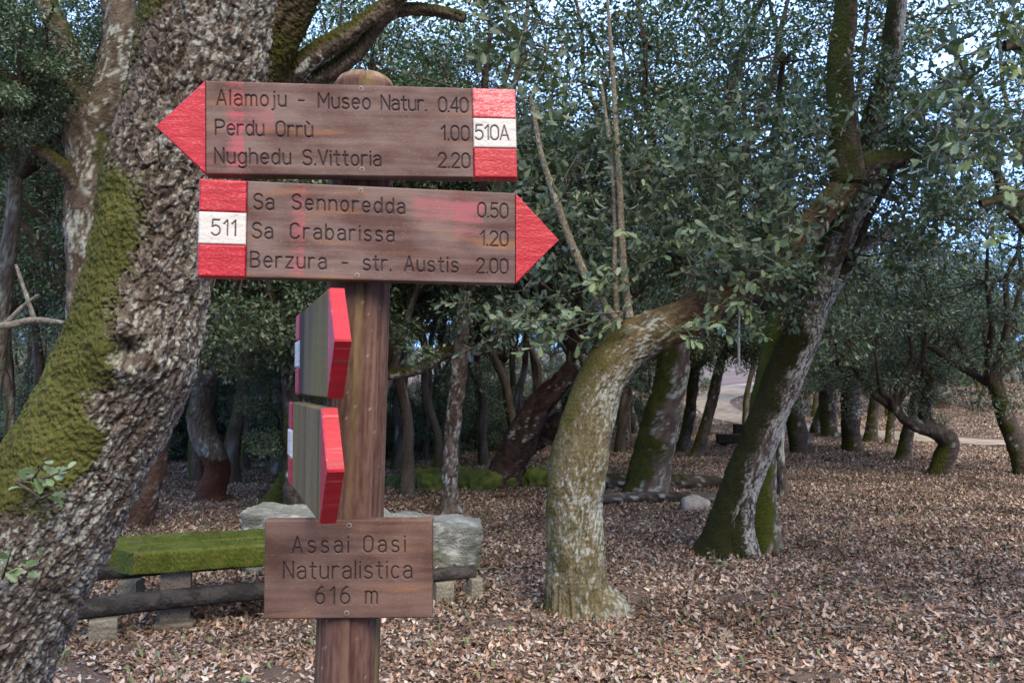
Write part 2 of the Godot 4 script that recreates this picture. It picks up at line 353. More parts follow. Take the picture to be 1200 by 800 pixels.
func litter_tone() -> Color:
	var k := rng.randf()
	var base := Color(0.185, 0.125, 0.095)
	if k < 0.20:
		base = Color(0.35, 0.268, 0.222)
	elif k < 0.37:
		base = Color(0.095, 0.064, 0.052)
	elif k < 0.54:
		base = Color(0.25, 0.150, 0.100)
	elif k < 0.64:
		base = Color(0.30, 0.275, 0.255)
	elif k > 0.988:
		base = Color(0.09, 0.12, 0.055)
	return base * Color(1.18, 1.18, 1.2) * rng.randf_range(0.75, 1.2)

# a twig with leaves, about 0.3 m long, growing along +y
func sprig_mesh(count: int, outline: Array) -> ArrayMesh:
	var b := Builder.new()
	var bend := rng.randf_range(-0.12, 0.12)
	var P := [[0, -0.05, 0, 0.0035], [bend * 0.4, 0.1, 0.02, 0.0028], [bend, 0.26, 0.0, 0.0015]]
	twig(b, P, Color(0.13, 0.11, 0.09))
	for i in count:
		var t := (i + 0.6) / count
		var a := i * 2.4 + rng.randf_range(-0.5, 0.5)
		var out := Vector3(cos(a), 0.0, sin(a))
		var o := Vector3(bend * t, 0.02 + 0.25 * t, 0.01)
		var dir := (out + Vector3(0, 0.25 + t * 1.1, 0) + rand_dir() * 0.35)
		if i == count - 1:
			dir = Vector3(bend, 1.0, 0)
		leaf(b, o, dir, Vector3(0, 1, 0) - out * 0.2 + rand_dir() * 0.45, rng.randf_range(0.055, 0.09), rng.randf_range(0.1, 0.5), rng.randf_range(-0.1, 0.35), leaf_green(), outline)
	return b.mesh()

func twig(b: Builder, P: Array, col: Color, sides := 4):
	var start := b.v.size()
	for i in P.size():
		var p := Vector3(P[i][0], P[i][1], P[i][2])
		var q = P[mini(i + 1, P.size() - 1)]
		var z = P[maxi(i - 1, 0)]
		var tan := (Vector3(q[0], q[1], q[2]) - Vector3(z[0], z[1], z[2])).normalized()
		var ref := Vector3(0.31, 0.2, 0.93).cross(tan).normalized()
		var side := tan.cross(ref)
		for j in sides:
			var a := TAU * j / sides
			var d := ref * cos(a) + side * sin(a)
			b.add(p + d * P[i][3], d, col)
	for i in P.size() - 1:
		for j in sides:
			var a0 := start + i * sides + j
			var a1 := start + i * sides + (j + 1) % sides
			b.quad(a0, a0 + sides, a1 + sides, a1)

func small_leaf(b: Builder, p: Vector3, dir: Vector3, nrm: Vector3, l: float, w: float, col: Color):
	var side := dir.cross(nrm).normalized()
	var nn := side.cross(dir).normalized()
	var i0 := b.add(p, nn, col)
	b.add(p + dir * l * 0.55 - side * w + nn * w * 0.25, nn, col)
	b.add(p + dir * l, nn, col)
	b.add(p + dir * l * 0.55 + side * w + nn * w * 0.25, nn, col)
	b.quad(i0, i0 + 1, i0 + 2, i0 + 3)

# a crown that hangs on limbs leaving the origin upwards
func make_kind(rx: float, ry: float, clumps: int, per: int, low: float) -> Dictionary:
	var limbs := Builder.new()
	var crown := Builder.new()
	var main := []
	var n_main := 7
	for i in n_main:
		var a := TAU * i / n_main + rng.randf_range(-0.35, 0.35)
		var up := rng.randf_range(0.25, 1.0)
		var reach := rx * rng.randf_range(0.55, 0.85) * (1.15 - up * 0.5)
		var end := Vector3(cos(a) * reach, ry * (0.35 + up * 1.15), sin(a) * reach)
		var P := []
		for k in 6:
			var t := k / 5.0
			var p := end * t + Vector3(cos(a) * sin(t * PI) * 0.3, sin(t * PI) * -0.25 * (1.0 - up), sin(a) * sin(t * PI) * 0.3) + rand_dir() * 0.14 * minf(t * 3.0, 1.0)
			P.append([p.x, p.y, p.z, lerpf(0.085, 0.022, t)])
		main.append(P)
		twig(limbs, P, Color(0.085, 0.068, 0.055) * rng.randf_range(0.7, 1.4), 6)
	for c in clumps:
		var d := rand_dir()
		var rr := pow(rng.randf(), 0.42)
		var ctr := Vector3(d.x * rx * rr, ry * (0.95 + d.y * rr * 0.98), d.z * rx * rr)
		if rng.randf() < low:
			ctr.y = rng.randf_range(-0.35, 0.5) * ry * 0.6
			ctr.x *= 1.15
			ctr.z *= 1.15
		var best := Vector3.ZERO
		var bd := 1e9
		for P in main:
			for e in P:
				var q := Vector3(e[0], e[1], e[2])
				if q.distance_to(ctr) < bd and q.y < ctr.y + 1.2:
					bd = q.distance_to(ctr)
					best = q
		var m1 := best.lerp(ctr, 0.5) + rand_dir() * 0.12 * bd
		twig(limbs, [[best.x, best.y, best.z, 0.018], [m1.x, m1.y, m1.z, 0.012], [ctr.x, ctr.y, ctr.z, 0.005]], Color(0.085, 0.07, 0.06) * rng.randf_range(0.6, 1.5), 4)
		var rc := rng.randf_range(0.28, 0.62)
		var tint := rng.randf_range(0.75, 1.25)
		for i in int(per * rng.randf_range(0.6, 1.4)):
			var o := rand_dir() * pow(rng.randf(), 0.5) * rc
			o.y *= 0.55
			var dir := (o.normalized() + rand_dir() * 0.9 + Vector3(0, -0.25, 0)).normalized()
			var nrm := (Vector3(0, 1.0, 0) + rand_dir() * 0.8).normalized()
			small_leaf(crown, ctr + o, dir, nrm, rng.randf_range(0.055, 0.095), rng.randf_range(0.014, 0.024), leaf_green() * tint)
	return {"limbs": limbs.mesh(), "crown": crown.mesh()}

# ---------------------------------------------------------------- ground
func gh(x: float, z: float) -> float:
	var d := sqrt(x * x + z * z)
	var y := 0.035 * n_low.get_noise_2d(x * 14.0, z * 14.0) * clampf((d - 1.5) * 0.5, 0.0, 1.0)
	if d > 24.0:
		y += 0.05 * (d - 24.0) * clampf((d - 24.0) / 12.0, 0.0, 1.0)
	return y

const TRACK := [[24.0, 0.0, -18.5, 1.0], [13.4, 0.0, -22.6, 1.0], [11.8, 0.0, -25.5, 1.1], [9.8, 0.0, -28.5, 1.0], [8.6, 0.0, -33.0, 0.9], [9.8, 0.0, -40.0, 0.9], [14.0, 0.0, -50.0, 1.7], [22.0, 0.0, -60.0, 1.7]]

func near_track(x: float, z: float) -> bool:
	if x < 5.0 or z > -16.0:
		return false
	for i in TRACK.size() - 1:
		var a := Vector2(TRACK[i][0], TRACK[i][2])
		var e := Vector2(TRACK[i + 1][0], TRACK[i + 1][2])
		var q := Geometry2D.get_closest_point_to_segment(Vector2(x, z), a, e)
		if q.distance_to(Vector2(x, z)) < TRACK[i][3] * 1.15 + 0.2:
			return true
	return false

func make_ground():
	var b := Builder.new()
	var segs := 180
	var rings := 110
	for r in rings + 1:
		var rad := 0.4 * pow(1.063, r) - 0.4
		for j in segs:
			var a := TAU * j / segs
			var x := rad * cos(a)
			var z := rad * sin(a)
			var k := n_mid.get_noise_2d(x * 4.0, z * 4.0)
			var k2 := n_fine.get_noise_2d(x * 30.0, z * 30.0)
			var col := mix3(Color(0.085, 0.058, 0.046), Color(0.17, 0.12, 0.10), 0.5 + 0.7 * k + 0.6 * k2)
			b.add(Vector3(x, gh(x, z), z), Vector3.UP, col)
	for r in rings:
		for j in segs:
			var a0 := r * segs + j
			var a1 := r * segs + (j + 1) % segs
			b.quad(a0, a1, a1 + segs, a0 + segs)
	var g := part("ground", b.mesh(), M.ground, self)
	g.set_meta("kind", "structure")
	g.set_meta("label", "forest floor under a carpet of brown fallen oak leaves")
	# fallen leaves: the largest in view one by one, the others as one mass
	var singles := []
	for i in 6:
		var s := Builder.new()
		leaf(s, Vector3(-0.5, 0, 0), Vector3(1, 0, 0), Vector3.UP, 1.0, rng.randf_range(-0.5, 0.9), rng.randf_range(-0.35, 0.35), Color.WHITE, OUTLINE)
		singles.append(s.mesh())
	var mats := []
	for i in 14:
		var m := StandardMaterial3D.new()
		m.albedo_color = litter_tone().linear_to_srgb()
		m.roughness = 0.75
		mats.append(m)
	for i in 300:
		var d := rng.randf_range(3.0, 5.6)
		var x := d * rng.randf_range(-0.66, 0.7)
		var o := part("fallen_leaf", singles[i % 6], mats[rng.randi() % 14], g, Vector3(x, gh(x, -d) + rng.randf_range(0.016, 0.03), -d))
		o.rotation = Vector3(rng.randf_range(-0.5, 0.5), rng.randf() * TAU, rng.randf_range(-0.5, 0.5))
		o.scale = Vector3.ONE * rng.randf_range(0.045, 0.085)
	for kind in 5:
		var h := Builder.new()
		for i in 36:
			var a := rng.randf() * TAU
			var rr := 0.15 * sqrt(rng.randf())
			var tilt := rand_dir() * 0.45 + Vector3.UP
			leaf(h, Vector3(cos(a) * rr, rng.randf_range(0.002, 0.022), sin(a) * rr), rand_dir() * Vector3(1, 0.35, 1), tilt, rng.randf_range(0.02, 0.046) * (1.35 if kind > 2 else 1.0), rng.randf_range(-0.7, 0.8), rng.randf_range(-0.5, 0.5), litter_tone(), OUTLINE_SHORT, rng.randf_range(0.8, 1.3))
		var places := []
		var colors := []
		for zone in [[1.6, 9.0, 1350], [9.0, 17.0, 3000], [17.0, 34.0, 5200], [34.0, 52.0, 3400]]:
			for i in zone[2]:
				var d: float = sqrt(rng.randf_range(zone[0] * zone[0], zone[1] * zone[1]))
				var x: float = d * rng.randf_range(-0.82, 0.82)
				var sc: float = 1.0 if zone[0] < 5.0 else (1.0 if zone[0] < 12.0 else (1.25 if zone[0] < 30.0 else 2.2))
				var t := Transform3D(Basis(Vector3.UP, rng.randf() * TAU).scaled(Vector3.ONE * sc), Vector3(x, gh(x, -d) + 0.002, -d))
				if near_track(x, -d) or n_mid.get_noise_2d(x * 5.0 + 9.0, -d * 5.0) < -0.42:
					continue
				places.append(t)
				var shade := rng.randf_range(0.8, 1.15) * (1.0 + 0.45 * n_mid.get_noise_2d(x * 3.0, -d * 3.0) + 0.35 * n_mid.get_noise_2d(x * 0.9 + 50.0, -d * 2.0))
				colors.append(Color(shade, shade, shade))
		scatter("fallen_leaves", h.mesh(), M.litter, g, places, colors)
	# sticks
	for i in 46:
		var d := rng.randf_range(3.2, 12.0)
		var x := d * rng.randf_range(-0.62, 0.66)
		var l := rng.randf_range(0.12, 0.5)
		var sb := Builder.new()
		twig(sb, [[-l / 2, 0, 0, 0.004], [-l / 6, rng.randf_range(-0.01, 0.015), rng.randf_range(-0.03, 0.03), 0.0055], [l / 5, rng.randf_range(-0.01, 0.015), rng.randf_range(-0.03, 0.03), 0.005], [l / 2, 0.0, rng.randf_range(-0.04, 0.04), 0.002]], Color(0.20, 0.17, 0.145) * rng.randf_range(0.4, 1.4), 5)
		var o := part("fallen_twig", sb.mesh(), M.litter, g, Vector3(x, gh(x, -d) + 0.035, -d))
		o.rotation = Vector3(0, rng.randf() * TAU, rng.randf_range(-0.06, 0.06))
	# the pale track beyond the trees
	var t := Builder.new()
	var P: Array = TRACK
	for i in 121:
		var h := spline(P, i / 120.0 * (P.size() - 1.001))
		var h2 := spline(P, minf(i / 120.0 * (P.size() - 1.001) + 0.02, P.size() - 1.001))
		var dir: Vector3 = (h2[0] - h[0]).normalized()
		if i == 120:
			dir = Vector3(0.35, 0, -0.93)
		var side := dir.cross(Vector3.UP)
		for k in 9:
			var p: Vector3 = h[0] + side * h[1] * ((k - 4) / 4.0) * (1.0 + 0.15 * n_mid.get_noise_2d(i * 3.0, signf(k - 4.0) * 50.0))
			p.y = gh(p.x, p.z) + 0.03
			t.add(p, Vector3.UP, mix3(Color(0.17, 0.13, 0.095), Color(0.33, 0.27, 0.205), 0.5 + n_mid.get_noise_2d(p.x * 9.0, p.z * 9.0) + 0.6 * n_fine.get_noise_2d(p.x * 3.0, p.z * 3.0)))
	for i in 120:
		for k in 8:
			var a0 := i * 9 + k
			t.quad(a0, a0 + 1, a0 + 10, a0 + 9)
	var path := part("path", t.mesh(), M.path, self)
	path.set_meta("kind", "structure")
	path.set_meta("label", "pale dirt track winding behind the far oaks")
	return g

# ---------------------------------------------------------------- trees
func oak(key: String, label: String, styles: Array, res: Array, crowns: Array, called := "oak_tree", group := "", capped_limbs := false) -> Node3D:
	var S: Array = STEMS[key]
	var p0 = S[0][0]
	var base := Vector3(p0[0], 0.0, p0[2])
	var o := thing(called, label, "tree", base, group)
	var sink: float = gh(base.x, base.z) - p0[1] - 0.04
	var trunk := Builder.new()
	var P: Array = S[0].duplicate(true)
	P[0][1] += minf(sink, 0.0) if p0[1] <= 0.02 else 0.0
	var mat: Material = M.bark if res[0] > 40 else M.far_bark
	stem(trunk, P, res[0], res[1], styles[0], true)
	part("trunk", trunk.mesh(), mat, o, -base)
	last_trunk = trunk
	for i in range(1, S.size()):
		var l := Builder.new()
		var st: Dictionary = styles[mini(i, styles.size() - 1)]
		var k := clampi(int(S[i][0][3] / S[0][0][3] * res[0] * 1.2), 8, res[0])
		stem(l, S[i], k, maxi(10, int(res[1] * 0.6)), st, capped_limbs)
		part("limb", l.mesh(), mat, o, -base)
	for c in crowns:      # [stem, kind, scale, lift]
		var e = S[c[0]][-1]
		hang_crown(o, Vector3(e[0], e[1] + c[3], e[2]) - base, c[1], c[2])
	return o

func hang_crown(o: Node3D, at: Vector3, kind: int, scale: float):
	var turn := rng.randf() * TAU
	for k in [["limbs", M.far_bark], ["crown", M.leaf]]:
		var m := part(k[0], kinds[kind][k[0]], k[1], o, at)
		m.rotation.y = turn
		m.scale = Vector3(scale, scale * rng.randf_range(0.92, 1.1), scale)

func far_oak(x: float, z: float, height: float, lean: Vector2, r: float, kind: int, scale: float, label: String, group: String, called := "oak_tree"):
	var y := gh(x, z)
	var base := Vector3(x, y, z)
	var o := thing(called, label, "tree", base, group)
	var P := [[0.0, -0.1, 0.0, r * 1.5]]
	for i in range(1, 6):
		var t := i / 5.0
		P.append([lean.x * t * t + rng.randf_range(-0.08, 0.08), height * t, lean.y * t + rng.randf_range(-0.06, 0.06), r * lerpf(1.05, 0.7, t)])
	var b := Builder.new()
	stem(b, P, 10, 16, oak_style({"moss_bias": rng.randf_range(-0.6, -0.1), "lichen_bias": rng.randf_range(-0.3, 0.0), "depth": 0.02, "plate": 7.0}))
	part("trunk", b.mesh(), M.far_bark, o)
	hang_crown(o, Vector3(P[-1][0], P[-1][1] - 0.1, P[-1][2]), kind, scale)

# sprigs of single leaves (each leaf a part) and the twig that carries them
func leaf_sprig(o: Node3D, base: Vector3, root: Vector3, tip: Vector3, count: int, size: float, mats: Array):
	var b := Builder.new()
	var m := root.lerp(tip, 0.5) + Vector3(0, -0.04, 0.02) + rand_dir() * 0.03
	twig(b, [[root.x, root.y, root.z, 0.007], [m.x, m.y, m.z, 0.005], [tip.x, tip.y, tip.z, 0.002]], Color(0.13, 0.11, 0.085), 5)
	part("twig", b.mesh(), M.far_bark, o, -base)
	var along := (tip - m).normalized()
	for i in count:
		var t := (i + 0.5) / count
		var p := m.lerp(tip, t) if i % 3 else root.lerp(m, 0.4 + 0.6 * t)
		var dir := (along * 0.5 + rand_dir() * 0.9 + Vector3(0, -0.15, 0.2)).normalized()
		var nrm := (Vector3(0.1, 0.8, 0.55) + rand_dir() * 0.6).normalized()
		nrm = (nrm - dir * nrm.dot(dir)).normalized()
		var l := part("leaf", leaf_meshes[rng.randi() % leaf_meshes.size()], mats[rng.randi() % mats.size()], o, p - base)
		var s := size * rng.randf_range(0.75, 1.25)
		l.basis = Basis(dir, nrm, dir.cross(nrm)).scaled(Vector3.ONE * s)

func green_mats() -> Array:
	var out := []
	for c in [Color(0.09, 0.145, 0.08), Color(0.13, 0.19, 0.11), Color(0.075, 0.115, 0.07), Color(0.17, 0.235, 0.15), Color(0.12, 0.18, 0.08)]:
		var m := StandardMaterial3D.new()
		m.albedo_color = c.linear_to_srgb()
		m.roughness = 0.48
		m.backlight_enabled = true
		m.backlight = Color(0.35, 0.42, 0.2)
		out.append(m)
	return out

# sprigs as one mass inside an ellipsoid
func sprig_mass(o: Node3D, base: Vector3, centre: Vector3, radii: Vector3, count: int, called := "foliage"):
	for k in sprig_meshes.size():
		var places := []
		var colors := []
		for i in count / sprig_meshes.size():
			var p := centre + rand_dir() * pow(rng.randf(), 0.4) * radii
			if n_mid.get_noise_3dv(p * 7.0) < -0.12:
				continue
			var up := (rand_dir() + Vector3(0, 0.15, 0.15)).normalized()
			var bs := Basis(up.cross(Vector3(0.3, 0.1, 0.9)).normalized(), up, up.cross(Vector3(0.3, 0.1, 0.9)).normalized().cross(up))
			places.append(Transform3D(bs.rotated(up, rng.randf() * TAU).scaled(Vector3.ONE * rng.randf_range(0.8, 1.25)), p))
			var s := rng.randf_range(0.75, 1.3)
			colors.append(Color(s, s, s))
		scatter(called, sprig_meshes[k], M.leaf, o, places, colors, -base)

func moss_tufts(o: Node3D, base: Vector3, b: Builder, moss: Color, count: int, size: float, called := "moss_tufts"):
	var places := []
	var colors := []
	var tries := 0
	while places.size() < count and tries < count * 40:
		tries += 1
		var i := rng.randi() % b.v.size()
		var c := b.c[i]
		if c.g > c.r * 1.12 and b.n[i].z > -0.4:
			var up := (b.n[i] + Vector3(0, 0.35, 0)).normalized()
			var x := up.cross(Vector3(0.2, 0.3, 0.9)).normalized()
			places.append(Transform3D(Basis(x, up, x.cross(up)).rotated(up, rng.randf() * TAU).scaled(Vector3.ONE * size * rng.randf_range(0.6, 1.4)), b.v[i] + rand_dir() * size * 0.5))
			var s := rng.randf_range(0.7, 1.4)
			colors.append(Color(moss.r * s * rng.randf_range(0.85, 1.2), moss.g * s, moss.b * s))
	scatter(called, tuft_mesh(), M.moss, o, places, colors, -base)

# ---------------------------------------------------------------- lettering
func arc(cx: float, cy: float, rx: float, ry: float, d0: float, d1: float) -> Array:
	var out := []
	var n := maxi(3, int(absf(d1 - d0) / 22.0))
	for i in n + 1:
		var a := deg_to_rad(lerpf(d0, d1, float(i) / n))
		out.append(Vector2(cx + cos(a) * rx, cy + sin(a) * ry))
	return out

func pl(a: Array) -> Array:
	var out := []
	for i in range(0, a.size(), 2):
		out.append(Vector2(a[i], a[i + 1]))
	return out

func glyph(ch: String) -> Array:      # [width, stroke, stroke ...]
	match ch:
		"A": return [0.52, pl([0, 0, 0.26, 1, 0.52, 0]), pl([0.09, 0.32, 0.43, 0.32])]
		"B": return [0.5, pl([0.25, 0.52, 0, 0.52, 0, 1]) + arc(0.24, 0.76, 0.22, 0.24, 90, -90), pl([0, 0.52, 0, 0]) + arc(0.25, 0.26, 0.25, 0.26, -90, 90)]
		"C": return [0.5, arc(0.25, 0.74, 0.25, 0.26, 20, 180) + arc(0.25, 0.26, 0.25, 0.26, 180, 340)]
		"M": return [0.6, pl([0, 0, 0, 1, 0.3, 0.35, 0.6, 1, 0.6, 0])]
		"N": return [0.5, pl([0, 0, 0, 1, 0.5, 0, 0.5, 1])]
		"O": return [0.5, arc(0.25, 0.72, 0.25, 0.28, 0, 180) + arc(0.25, 0.28, 0.25, 0.28, 180, 360) + pl([0.5, 0.72])]
		"P": return [0.5, pl([0, 0, 0, 1]) + arc(0.24, 0.74, 0.26, 0.26, 90, -90) + pl([0, 0.48])]
		"S": return [0.5, arc(0.25, 0.76, 0.24, 0.24, 25, 270) + arc(0.25, 0.26, 0.25, 0.26, 90, -155)]
		"V": return [0.52, pl([0, 1, 0.26, 0, 0.52, 1])]
		"a": return [0.42, arc(0.21, 0.5, 0.21, 0.22, 155, 0) + pl([0.42, 0]), pl([0.42, 0.42]) + arc(0.2, 0.21, 0.2, 0.21, 90, 270) + pl([0.28, 0.0, 0.42, 0.13])]
		"b": return [0.44, pl([0, 1, 0, 0]), arc(0.22, 0.36, 0.22, 0.36, 0, 360)]
		"c": return [0.42, arc(0.22, 0.36, 0.22, 0.36, 45, 315)]
		"d": return [0.44, pl([0.44, 1, 0.44, 0]), arc(0.22, 0.36, 0.22, 0.36, 0, 360)]
		"e": return [0.44, pl([0.0, 0.38, 0.44, 0.38]) + arc(0.22, 0.36, 0.22, 0.36, 6, 315)]
		"g": return [0.44, arc(0.22, 0.36, 0.22, 0.36, 0, 360), pl([0.44, 0.72]) + arc(0.22, -0.08, 0.22, 0.2, 0, -155)]
		"h": return [0.42, pl([0, 0, 0, 1]), arc(0.21, 0.48, 0.21, 0.24, 180, 0) + pl([0.42, 0])]
		"i": return [0.02, pl([0.01, 0, 0.01, 0.7]), pl([0.01, 0.93, 0.01, 0.97])]
		"j": return [0.14, pl([0.13, 0.7]) + arc(0, -0.12, 0.13, 0.14, 0, -90), pl([0.13, 0.93, 0.13, 0.97])]
		"l": return [0.02, pl([0.01, 0, 0.01, 1])]
		"m": return [0.62, pl([0, 0, 0, 0.72]), arc(0.155, 0.52, 0.155, 0.2, 180, 0) + pl([0.31, 0]), arc(0.465, 0.52, 0.155, 0.2, 180, 0) + pl([0.62, 0])]
		"n": return [0.42, pl([0, 0, 0, 0.72]), arc(0.21, 0.48, 0.21, 0.24, 180, 0) + pl([0.42, 0])]
		"o": return [0.44, arc(0.22, 0.36, 0.22, 0.36, 0, 360)]
		"r": return [0.32, pl([0, 0, 0, 0.72]), arc(0.21, 0.48, 0.21, 0.24, 180, 60)]
		"s": return [0.4, arc(0.2, 0.545, 0.18, 0.175, 30, 270) + arc(0.2, 0.185, 0.2, 0.185, 90, -150)]
		"t": return [0.32, pl([0.14, 0.95, 0.14, 0.16]) + arc(0.28, 0.14, 0.14, 0.14, 180, 280), pl([0, 0.7, 0.32, 0.7])]
		"u": return [0.42, pl([0, 0.72]) + arc(0.21, 0.24, 0.21, 0.24, 180, 360), pl([0.42, 0.72, 0.42, 0])]
		"ù": return [0.42, pl([0, 0.72]) + arc(0.21, 0.24, 0.21, 0.24, 180, 360), pl([0.42, 0.72, 0.42, 0]), pl([0.1, 1.02, 0.25, 0.86])]
		"z": return [0.4, pl([0, 0.72, 0.4, 0.72, 0, 0, 0.4, 0])]
		"0": return [0.48, arc(0.24, 0.68, 0.24, 0.32, 0, 180) + arc(0.24, 0.32, 0.24, 0.32, 180, 360) + pl([0.48, 0.68])]
		"1": return [0.26, pl([0.02, 0.76, 0.22, 1, 0.22, 0])]
		"2": return [0.48, arc(0.24, 0.73, 0.23, 0.27, 170, -30) + pl([0, 0, 0.48, 0])]
		"4": return [0.5, pl([0.38, 0, 0.38, 1, 0, 0.28, 0.5, 0.28])]
		"5": return [0.48, pl([0.44, 1, 0.08, 1, 0.04, 0.54]) + arc(0.23, 0.32, 0.25, 0.32, 135, -145)]
		"6": return [0.48, pl([0.4, 0.98, 0.3, 1.0, 0.12, 0.82, 0.02, 0.5]) + arc(0.24, 0.31, 0.24, 0.31, 170, 530)]
		".": return [0.04, pl([0.01, 0.0, 0.03, 0.03])]
		"-": return [0.3, pl([0, 0.42, 0.3, 0.42])]
	return [0.3]

# strokes of one line of writing, fitted between x0 and x1 on the baseline y
func line_of(text: String, x0: float, x1: float, y: float, cap: float, rise := 0.0) -> Array:
	var total := 0.0
	for ch in text:
		total += glyph(ch)[0]
	var wide := 1.12
	var gap := ((x1 - x0) / cap / wide - total) / maxi(1, text.length() - 1)
	var out := []
	var x := x0
	for ch in text:
		var g := glyph(ch)
		for i in range(1, g.size()):
			var s := PackedVector2Array()
			for p in g[i]:
				s.append(Vector2(x + p.x * cap * wide, y + rise * (x - x0) + p.y * cap))
			out.append(s)
		x += (g[0] + gap) * cap * wide
	return out

# ---------------------------------------------------------------- boards
# a board from (0,0) to (w,h), its face at z = 0 and its back at -t; the writing is cut into the face
func panel(w: float, h: float, t: float, cell: float, paint: Callable, strokes := [], tip := 0.0) -> ArrayMesh:
	var nx := int(w / cell) + 1
	var ny := int(h / cell) + 1
	var near := PackedFloat32Array()
	near.resize(nx * ny)
	near.fill(1.0)
	var dx := w / (nx - 1)
	var dy := h / (ny - 1)
	var reach := 0.0034
	for s in strokes:
		for i in s.size() - 1:
			var a: Vector2 = s[i]
			var e: Vector2 = s[i + 1]
			for ix in range(maxi(0, int((minf(a.x, e.x) - reach) / dx)), mini(nx, int((maxf(a.x, e.x) + reach) / dx) + 2)):
				for iy in range(maxi(0, int((minf(a.y, e.y) - reach) / dy)), mini(ny, int((maxf(a.y, e.y) + reach) / dy) + 2)):
					var p := Vector2(ix * dx, iy * dy)
					var d := p.distance_to(Geometry2D.get_closest_point_to_segment(p, a, e))
					if d < near[iy * nx + ix]:
						near[iy * nx + ix] = d
	var b := Builder.new()
	var round_ := 0.0028
	for iy in ny:
		for ix in nx:
			var u := ix * dx
			var q := iy * dy
			var y := q
			if tip != 0.0:      # narrows to a point at x = w (tip > 0) or x = 0 (tip < 0)
				var f := 1.0 - u / w if tip > 0.0 else u / w
				y = h * 0.5 + (q - h * 0.5) * maxf(f, 0.02)
			var e := minf(minf(u, w - u) if tip == 0.0 else minf(u + (w if tip > 0 else 0.0), w - u + (w if tip < 0 else 0.0)), (minf(q, h - q)) * (1.0 if tip == 0.0 else 0.7))
			var z := 0.0
			if e < round_:
				z = -(round_ - sqrt(maxf(0.0, round_ * round_ - (round_ - e) * (round_ - e))))
			var d := near[iy * nx + ix]
			var col: Color = paint.call(u, y)
			if d < 0.0032:
				var k := 1.0 - smoothstep(0.0003, 0.0017, d)
				z -= 0.0024 * k
				col = mix3(col, Color(0.036, 0.034, 0.040), (k - 0.35) * 1.6)
			z += 0.00016 * n_mid.get_noise_2d(u * 25.0, y * 420.0) + 0.00006 * n_fine.get_noise_2d(u * 160.0, y * 900.0)
			b.add(Vector3(u, y, z), Vector3.BACK, col)
	for iy in ny:
		for ix in nx:
			var du: Vector3 = b.v[iy * nx + mini(ix + 1, nx - 1)] - b.v[iy * nx + maxi(ix - 1, 0)]
			var dv: Vector3 = b.v[mini(iy + 1, ny - 1) * nx + ix] - b.v[maxi(iy - 1, 0) * nx + ix]
			var nn := du.cross(dv).normalized()
			b.n[iy * nx + ix] = nn if nn.z > 0.0 else -nn
	for iy in ny - 1:
		for ix in nx - 1:
			var i0 := iy * nx + ix
			b.quad(i0, i0 + nx, i0 + nx + 1, i0 + 1)
	# edges and back
	var rim := []
	for ix in nx: rim.append(ix)
	for iy in range(1, ny): rim.append(iy * nx + nx - 1)
	for ix in range(nx - 2, -1, -1): rim.append((ny - 1) * nx + ix)
	for iy in range(ny - 2, 0, -1): rim.append(iy * nx)
	var mid := Vector3(w / 2, h / 2, -t)
	var cb := b.add(mid, Vector3.FORWARD, paint.call(w / 2, h / 2))
	for i in rim.size():
		var p: Vector3 = b.v[rim[i]]
		var q: Vector3 = b.v[rim[(i + 1) % rim.size()]]
		var nn := (q - p).cross(Vector3.BACK)
		nn.z = 0.0
		nn = nn.normalized()
		var c0: Color = b.c[rim[i]]
		var i0 := b.add(p, nn, c0)
		b.add(q, nn, c0)
		b.add(Vector3(q.x, q.y, -t), nn, c0)
		b.add(Vector3(p.x, p.y, -t), nn, c0)
		b.quad(i0, i0 + 1, i0 + 2, i0 + 3)
		var k0 := b.add(Vector3(p.x, p.y, -t), Vector3.FORWARD, c0)
		b.add(Vector3(q.x, q.y, -t), Vector3.FORWARD, c0)
		b.tri(cb, k0, k0 + 1)
	return b.mesh()

func wood_paint(seed_: float, a: Color, c: Color, smears: Array) -> Callable:
	return func(x: float, y: float) -> Color:
		var warp := 0.004 * n_mid.get_noise_2d(x * 28.0 + seed_, y * 40.0)
		var g := n_mid.get_noise_2d(x * 9.0 + seed_, (y + warp) * 240.0)
		var f := n_fine.get_noise_2d(x * 60.0 + seed_, (y + warp) * 1300.0)
		var w := n_mid.get_noise_2d(x * 32.0, y * 60.0 + seed_)
		var col := mix3(a, c, 0.5 + 0.5 * g + 0.25 * f + 0.75 * w + 0.4 * n_low.get_noise_2d(x * 22.0 + seed_, y * 30.0))
		col = mix3(col, Color(0.26, 0.13, 0.07), (n_mid.get_noise_2d(x * 14.0 + 70.0 + seed_, (y + warp) * 120.0) - 0.3) * 1.6)
		for s in smears:      # x0, x1, y0, y1, strength: thin red paint rubbed into the wood
			if x > s[0] and x < s[1] and y > s[2] and y < s[3]:
				var k := clampf(minf(minf((x - s[0]) / 0.012, (s[1] - x) / 0.003), minf(y - s[2], s[3] - y) / 0.014) + 0.6 * g, 0.0, 1.0)
				col = mix3(col, Color(0.42, 0.09, 0.13), s[4] * k * clampf(0.75 + 0.7 * w + 0.8 * f + 0.9 * g, 0.0, 1.4))
		if n_fine.get_noise_2d(x * 700.0, y * 700.0 + seed_) > 0.6:
			col = mix3(col, Color(0.5, 0.47, 0.45), 0.28)
		return col

